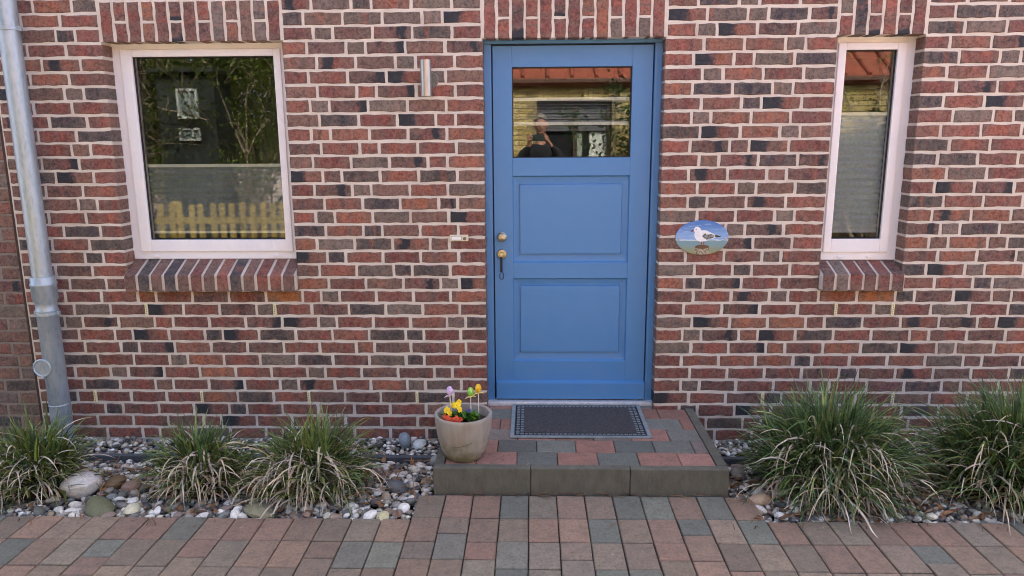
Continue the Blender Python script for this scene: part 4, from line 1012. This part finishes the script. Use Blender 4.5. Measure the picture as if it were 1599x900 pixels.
# shrubs and trees
def shrub(name, label, cat, x, y, h, w_, stems, leaves, lm, ltint, seed, lsize=.05, upright=.5, grp=None, depth=.6):
    random.seed(seed); t = empty(name, label, cat, (x, y, 0), grp); mb = MB(); tips = []
    def grow(p, d, L, r_, lvl):
        pts = [p]; q = Vector(p); dd = Vector(d)
        for i in range(4):
            dd = (dd + Vector((random.gauss(0, .16), random.gauss(0, .16), random.gauss(.04, .1)))).normalized(); q = q + dd*L/4; pts.append(q.copy())
        mb.tube(pts, [r_*(1-.16*i) for i in range(5)], 5 if lvl else 6, False); tips.extend(pts[2:])
        if lvl < 2:
            for i in range(4 if lvl == 0 else 3):
                b = pts[random.randint(1, 4)]; nd = (dd + Vector((random.gauss(0, .7), random.gauss(0, .7), random.gauss(.1, .4)))).normalized(); grow(b, nd, L*random.uniform(.4, .62), r_*.5, lvl+1)
    for i in range(stems):
        a = random.uniform(0, 6.28); rr = math.sqrt(random.random())*.35; b = Vector((math.cos(a)*w_*rr, math.sin(a)*w_*depth*rr, 0)); d = Vector((math.cos(a)*(1-upright), math.sin(a)*(1-upright)*depth, upright+.3)).normalized()
        grow(b, d, h*random.uniform(.6, .85), random.uniform(.012, .026), 0)
    mb.build('branches', MAT['bark'], t)
    P = blade_pile()
    for i in range(leaves):
        c = random.choice(tips) + Vector((random.gauss(0, .09), random.gauss(0, .09), random.gauss(0, .09))); k = random.uniform(.5, 1.4)
        a = Vector((random.gauss(0, 1), random.gauss(0, 1), random.gauss(0, 1))).normalized(); b = a.orthogonal().normalized()*lsize*.35; a = a*lsize*random.uniform(.6, 1.3)
        n = len(P['V']); P['V'] += [tuple(c-a*.5), tuple(c+b), tuple(c+a*.5), tuple(c-b)]; P['F'].append((n, n+1, n+2, n+3)); P['t'] += [(ltint[0]*k, ltint[1]*k, ltint[2]*k, 1)]*4
    mesh('leaves', P['V'], P['F'], MAT[lm], t, False, None, {'tint': P['t']}); return t
sd_ = empty('garden_shed', 'narrow dark shed with white casements mirrored in the left window', 'shed', (-4.3, -5.45, 0))
dg = simple('dark green boards', lin('26302c'), lin('1d2522'), 8, .8, 0, .3)
mb = MB(); mb.box(-.42, .36, -.6, 0, 0, 2.62, .01); mb.build('wall', dg, sd_)
mb = MB(); mb.box(-.48, .42, -.66, .08, 2.622, 2.68, .01); mb.build('roof', dg, sd_)
for z0, z1 in ((2.03, 2.42), (1.74, 1.91)):
    wn_ = empty('window', parent=sd_); mb = MB()
    for a, b, c, d in ((-.14, -.11, z0, z1), (.11, .14, z0, z1), (-.11, .11, z0, z0+.03), (-.11, .11, z1-.03, z1), (.03, .05, z0+.03, z1-.03)): mb.box(a, b, .002, .035, c, d)
    mb.build('frame', simple('weathered white frame', lin('b4bcba'), None, rough=.6), wn_)
    mb = MB(); mb.box(-.11, .11, .002, .012, z0+.03, z1-.03); mb.build('pane', simple('grey shed pane', lin('8fa09e'), lin('5d6a6a'), 14, .3), wn_)
i = 0
for x, y, h, lab in ((-8.2, -6.6, 3.6, 'far left'), (-6.9, -7.0, 4.0, 'second from left'), (-5.8, -6.4, 3.4, 'third from left'), (-4.7, -6.9, 3.8, 'fourth from left'), (-3.6, -6.5, 3.3, 'rightmost')):
    shrub('hedge_shrub', 'tall half bare shrub behind the picket fence, %s of the row' % lab, 'shrub', x, y, h, 1.5, 16, 7000, 'leaf', (.85, .82, .72), 50+i, .07, .55, 'shrubs behind the picket fence'); i += 1
for i, (x, y, lab) in enumerate(((-9.2, -8.6, 'leftmost'), (-7.5, -8.9, 'left of the middle'), (-5.9, -8.7, 'right of the middle'), (-4.3, -8.8, 'rightmost'))):
    shrub('evergreen_tree', 'dark evergreen behind the half bare shrubs, %s of four' % lab, 'tree', x, y, 5.6, 1.9, 16, 9000, 'conifer', (.6, .75, .6), 80+i, .12, .6, 'evergreens behind the shrubs')
shrub('low_bush', 'dense dark bush along the yellow house mirrored in the narrow window', 'shrub', 5.75, -6.9, 1.75, 1.5, 22, 9000, 'conifer', (.55, .6, .62), 63, .08, .7, None, .5)
shrub('climber', 'bare branching climber against the yellow house mirrored in the narrow window', 'shrub', 5.9, -7.6, 3.7, 1.7, 22, 1500, 'leaf', (1.1, 1.1, .5), 61, .06, .6, None, .3)
shrub('conifer_bush', 'dark evergreen bush at the corner of the yellow house window', 'shrub', 2.05, -7.7, 2.1, .5, 12, 2600, 'conifer', (.6, .8, .6), 62, .08, .9, None, .6)

# the photographer
def skin_body(name, joints, edges, mat, parent, sub=2):
    me = bpy.data.meshes.new(name); me.from_pydata([j[0] for j in joints], edges, []); me.update()
    o = bpy.data.objects.new(name, me); col.objects.link(o); o.parent = parent
    m = o.modifiers.new('skin', 'SKIN'); m.use_smooth_shade = True
    for i, j in enumerate(joints):
        s_ = me.skin_vertices[0].data[i]; s_.radius = j[1] if isinstance(j[1], tuple) else (j[1], j[1]); s_.use_root = (i == 0)
    u_ = o.modifiers.new('sub', 'SUBSURF'); u_.levels = sub; u_.render_levels = sub
    me.materials.append(mat); return o
PXC, PYC = .38, -4.62
pe = empty('person', 'person in a dark striped sweater holding up a phone, mirrored in the door pane', 'person', (PXC, PYC, 0))
knit = NT('dark striped knit'); sp = knit.n('ShaderNodeSeparateXYZ'); knit.set(sp, 0, knit.pos(kind='Object'))
wv = knit.math('PINGPONG', sp.outputs[2], .035); band = knit.math('MULTIPLY', knit.ramp(sp.outputs[2], 1.30, 1.31), knit.ramp(sp.outputs[2], 1.47, 1.46))
knit.bsdf(Base_Color=knit.mix(knit.math('MULTIPLY', knit.ramp(wv, .026, .029), band), lin('20242a'), lin('8a4a52')), Roughness=.95)
skinm = simple('skin', lin('c79a86'), lin('b98773'), 30, .55); hairm = simple('grey hair', lin('8c8680'), lin('6a645e'), 60, .8); jeans = simple('dark trousers', lin('2a303c'), None, rough=.9)
def mirror(p, s_): return (p[0]*s_, p[1], p[2])
H_ = 1.0
J = [((0, 0, 1.05), (.17, .12)), ((0, 0, 1.25), (.165, .115)), ((0, .0, 1.45), (.19, .125)), ((0, 0, 1.60), (.12, .09)), ((0, .01, 1.68), (.062, .062))]
E_ = [(0, 1), (1, 2), (2, 3), (3, 4)]
for s_ in (-1, 1):
    b = len(J); J += [((s_*.20, 0, 1.575), .078), ((s_*.30, .06, 1.36), .062), ((s_*.26, .17, 1.42), .05), ((s_*.135, .27, 1.66), .036)]
    E_ += [(3, b), (b, b+1), (b+1, b+2), (b+2, b+3)]
skin_body('sweater', J, E_, knit.m, pe)
J = [((0, 0, 1.04), (.165, .12)), ((0, 0, .95), (.16, .125))]; E_ = [(0, 1)]
for s_ in (-1, 1):
    b = len(J); J += [((s_*.095, 0, .86), .095), ((s_*.11, .02, .50), .066), ((s_*.115, -.01, .11), .05), ((s_*.12, -.02, .04), .045), ((s_*.135, .16, .03), .036)]
    E_ += [(1, b), (b, b+1), (b+1, b+2), (b+2, b+3), (b+3, b+4)]
skin_body('trousers', J, E_, jeans, pe)
HC = Vector((.005, .035, 1.90))
bm = bmesh.new(); bmesh.ops.create_icosphere(bm, subdivisions=4, radius=1)
for v in bm.verts:
    x, y, z = v.co; fx = .078*(1 - .22*max(0, -z)); 
    yy = y*.1; zz = z*.125
    if y > 0: yy *= .92
    if y > .5 and abs(x) < .22:                      # nose
        yy += .024*max(0, 1-abs(z+.12)*4.2)*(1-abs(x)/.22)
    for ex in (-.4, .4):                              # eye sockets
        if y > .4: yy -= .010*max(0, 1-math.hypot(x-ex, (z-.12)*1.6)*4)
    if y > .6: yy += .006*max(0, 1-abs(z+.48)*7)*max(0, 1-abs(x)*2.2)   # lips
    if y > .3 and z < -.7: yy += .012
    v.co = Vector((x*fx, yy, zz)) + HC
for s_ in (-1, 1):
    r_ = bmesh.ops.create_icosphere(bm, subdivisions=2, radius=1)
    for v in r_['verts']: v.co = Vector((v.co.x*.012, v.co.y*.02, v.co.z*.033)) + HC + Vector((s_*.078, -.005, .0))
r_ = bmesh.ops.create_cone(bm, segments=20, radius1=.058, radius2=.056, depth=.22, cap_ends=True)
for v in r_['verts']: v.co += HC + Vector((0, -.015, -.17))
mb = MB(); mb.bm(bm); head = mb.build('head', skinm, pe, True)
mb = MB()
bm = bmesh.new(); bmesh.ops.create_icosphere(bm, subdivisions=4, radius=1); dl = []
for v in bm.verts:
    if v.co.z < -.15 + max(0, v.co.y+.1)*.75: dl.append(v)
    k = 1.08 + .05*mnoise.noise(v.co*6); v.co = Vector((v.co.x*.082*k, v.co.y*.104*k, v.co.z*.131*k)) + HC
bmesh.ops.delete(bm, geom=dl, context='VERTS'); mb.bm(bm); mb.build('hair', hairm, pe, True)
mb = MB()
for ex in (-.031, .031): mb.tube([tuple(HC+Vector((ex+.022*math.cos(t*.5236), .098, .015+.016*math.sin(t*.5236)))) for t in range(13)], .0022, 5)
mb.tube([tuple(HC+Vector((x, .10, .02))) for x in (-.009, .009)], .002, 5)
for s_ in (-1, 1): mb.tube([tuple(HC+Vector((s_*.053, .096, .02))), tuple(HC+Vector((s_*.082, .0, .02)))], .002, 5)
mb.build('glasses', MAT['seal'], pe)
ph = empty('phone', 'dark phone held up in both hands by the mirrored person', 'phone', (.345, -4.300, 1.752))
mb = MB(); mb.box(-.075, .085, -.009, 0, -.041, .035, .004); mb.build('body', simple('phone back', lin('3a4a46'), None, rough=.25), ph)
mb = MB(); mb.lathe([(.011, 0), (.011, .002), (.008, .0025), (0, .0025)], (-.048, 0, .012), 18, 'Y'); mb.lathe([(.011, 0), (.011, .002), (.008, .0025), (0, .0025)], (-.048, 0, -.018), 18, 'Y'); mb.build('lens', MAT['seal'], ph)
# hands: palm and five fingers closing on the phone's short ends
for s_ in (-1, 1):
    cx = .345 + (.005) + s_*.085 - PXC; cy = -4.305 - PYC; cz = 1.748
    wr = (s_*.135, .27, 1.66)
    J = [((cx+s_*.022, cy-.02, cz-.025), (.026, .016)), ((wr[0]*.4+(cx+s_*.022)*.6, (wr[1]+cy-.02)/2, (wr[2]+cz-.025)/2), (.026, .02)), ((wr[0], wr[1]-.01, wr[2]-.02), (.03, .028)), ((cx+s_*.018, cy-.012, cz+.0), (.024, .014))]; E_ = [(0, 1), (1, 2), (0, 3)]
    for f, (dz, ln) in enumerate(((.030, .062), (.012, .068), (-.006, .062), (-.024, .05))):
        b = len(J); J += [((cx+s_*.014, cy-.002, cz+dz), .0095), ((cx+s_*.004, cy+.006, cz+dz+.004), .0085), ((cx-s_*(ln-.045), cy+.008, cz+dz+.002), .0078)]; E_ += [(3 if f < 2 else 0, b), (b, b+1), (b+1, b+2)]
    b = len(J); J += [((cx+s_*.004, cy-.022, cz-.03), .0105), ((cx-s_*.02, cy-.022, cz-.02), .0095), ((cx-s_*.038, cy-.018, cz-.008), .0085)]; E_ += [(0, b), (b, b+1), (b+1, b+2)]
    skin_body('hand', J, E_, skinm, pe)
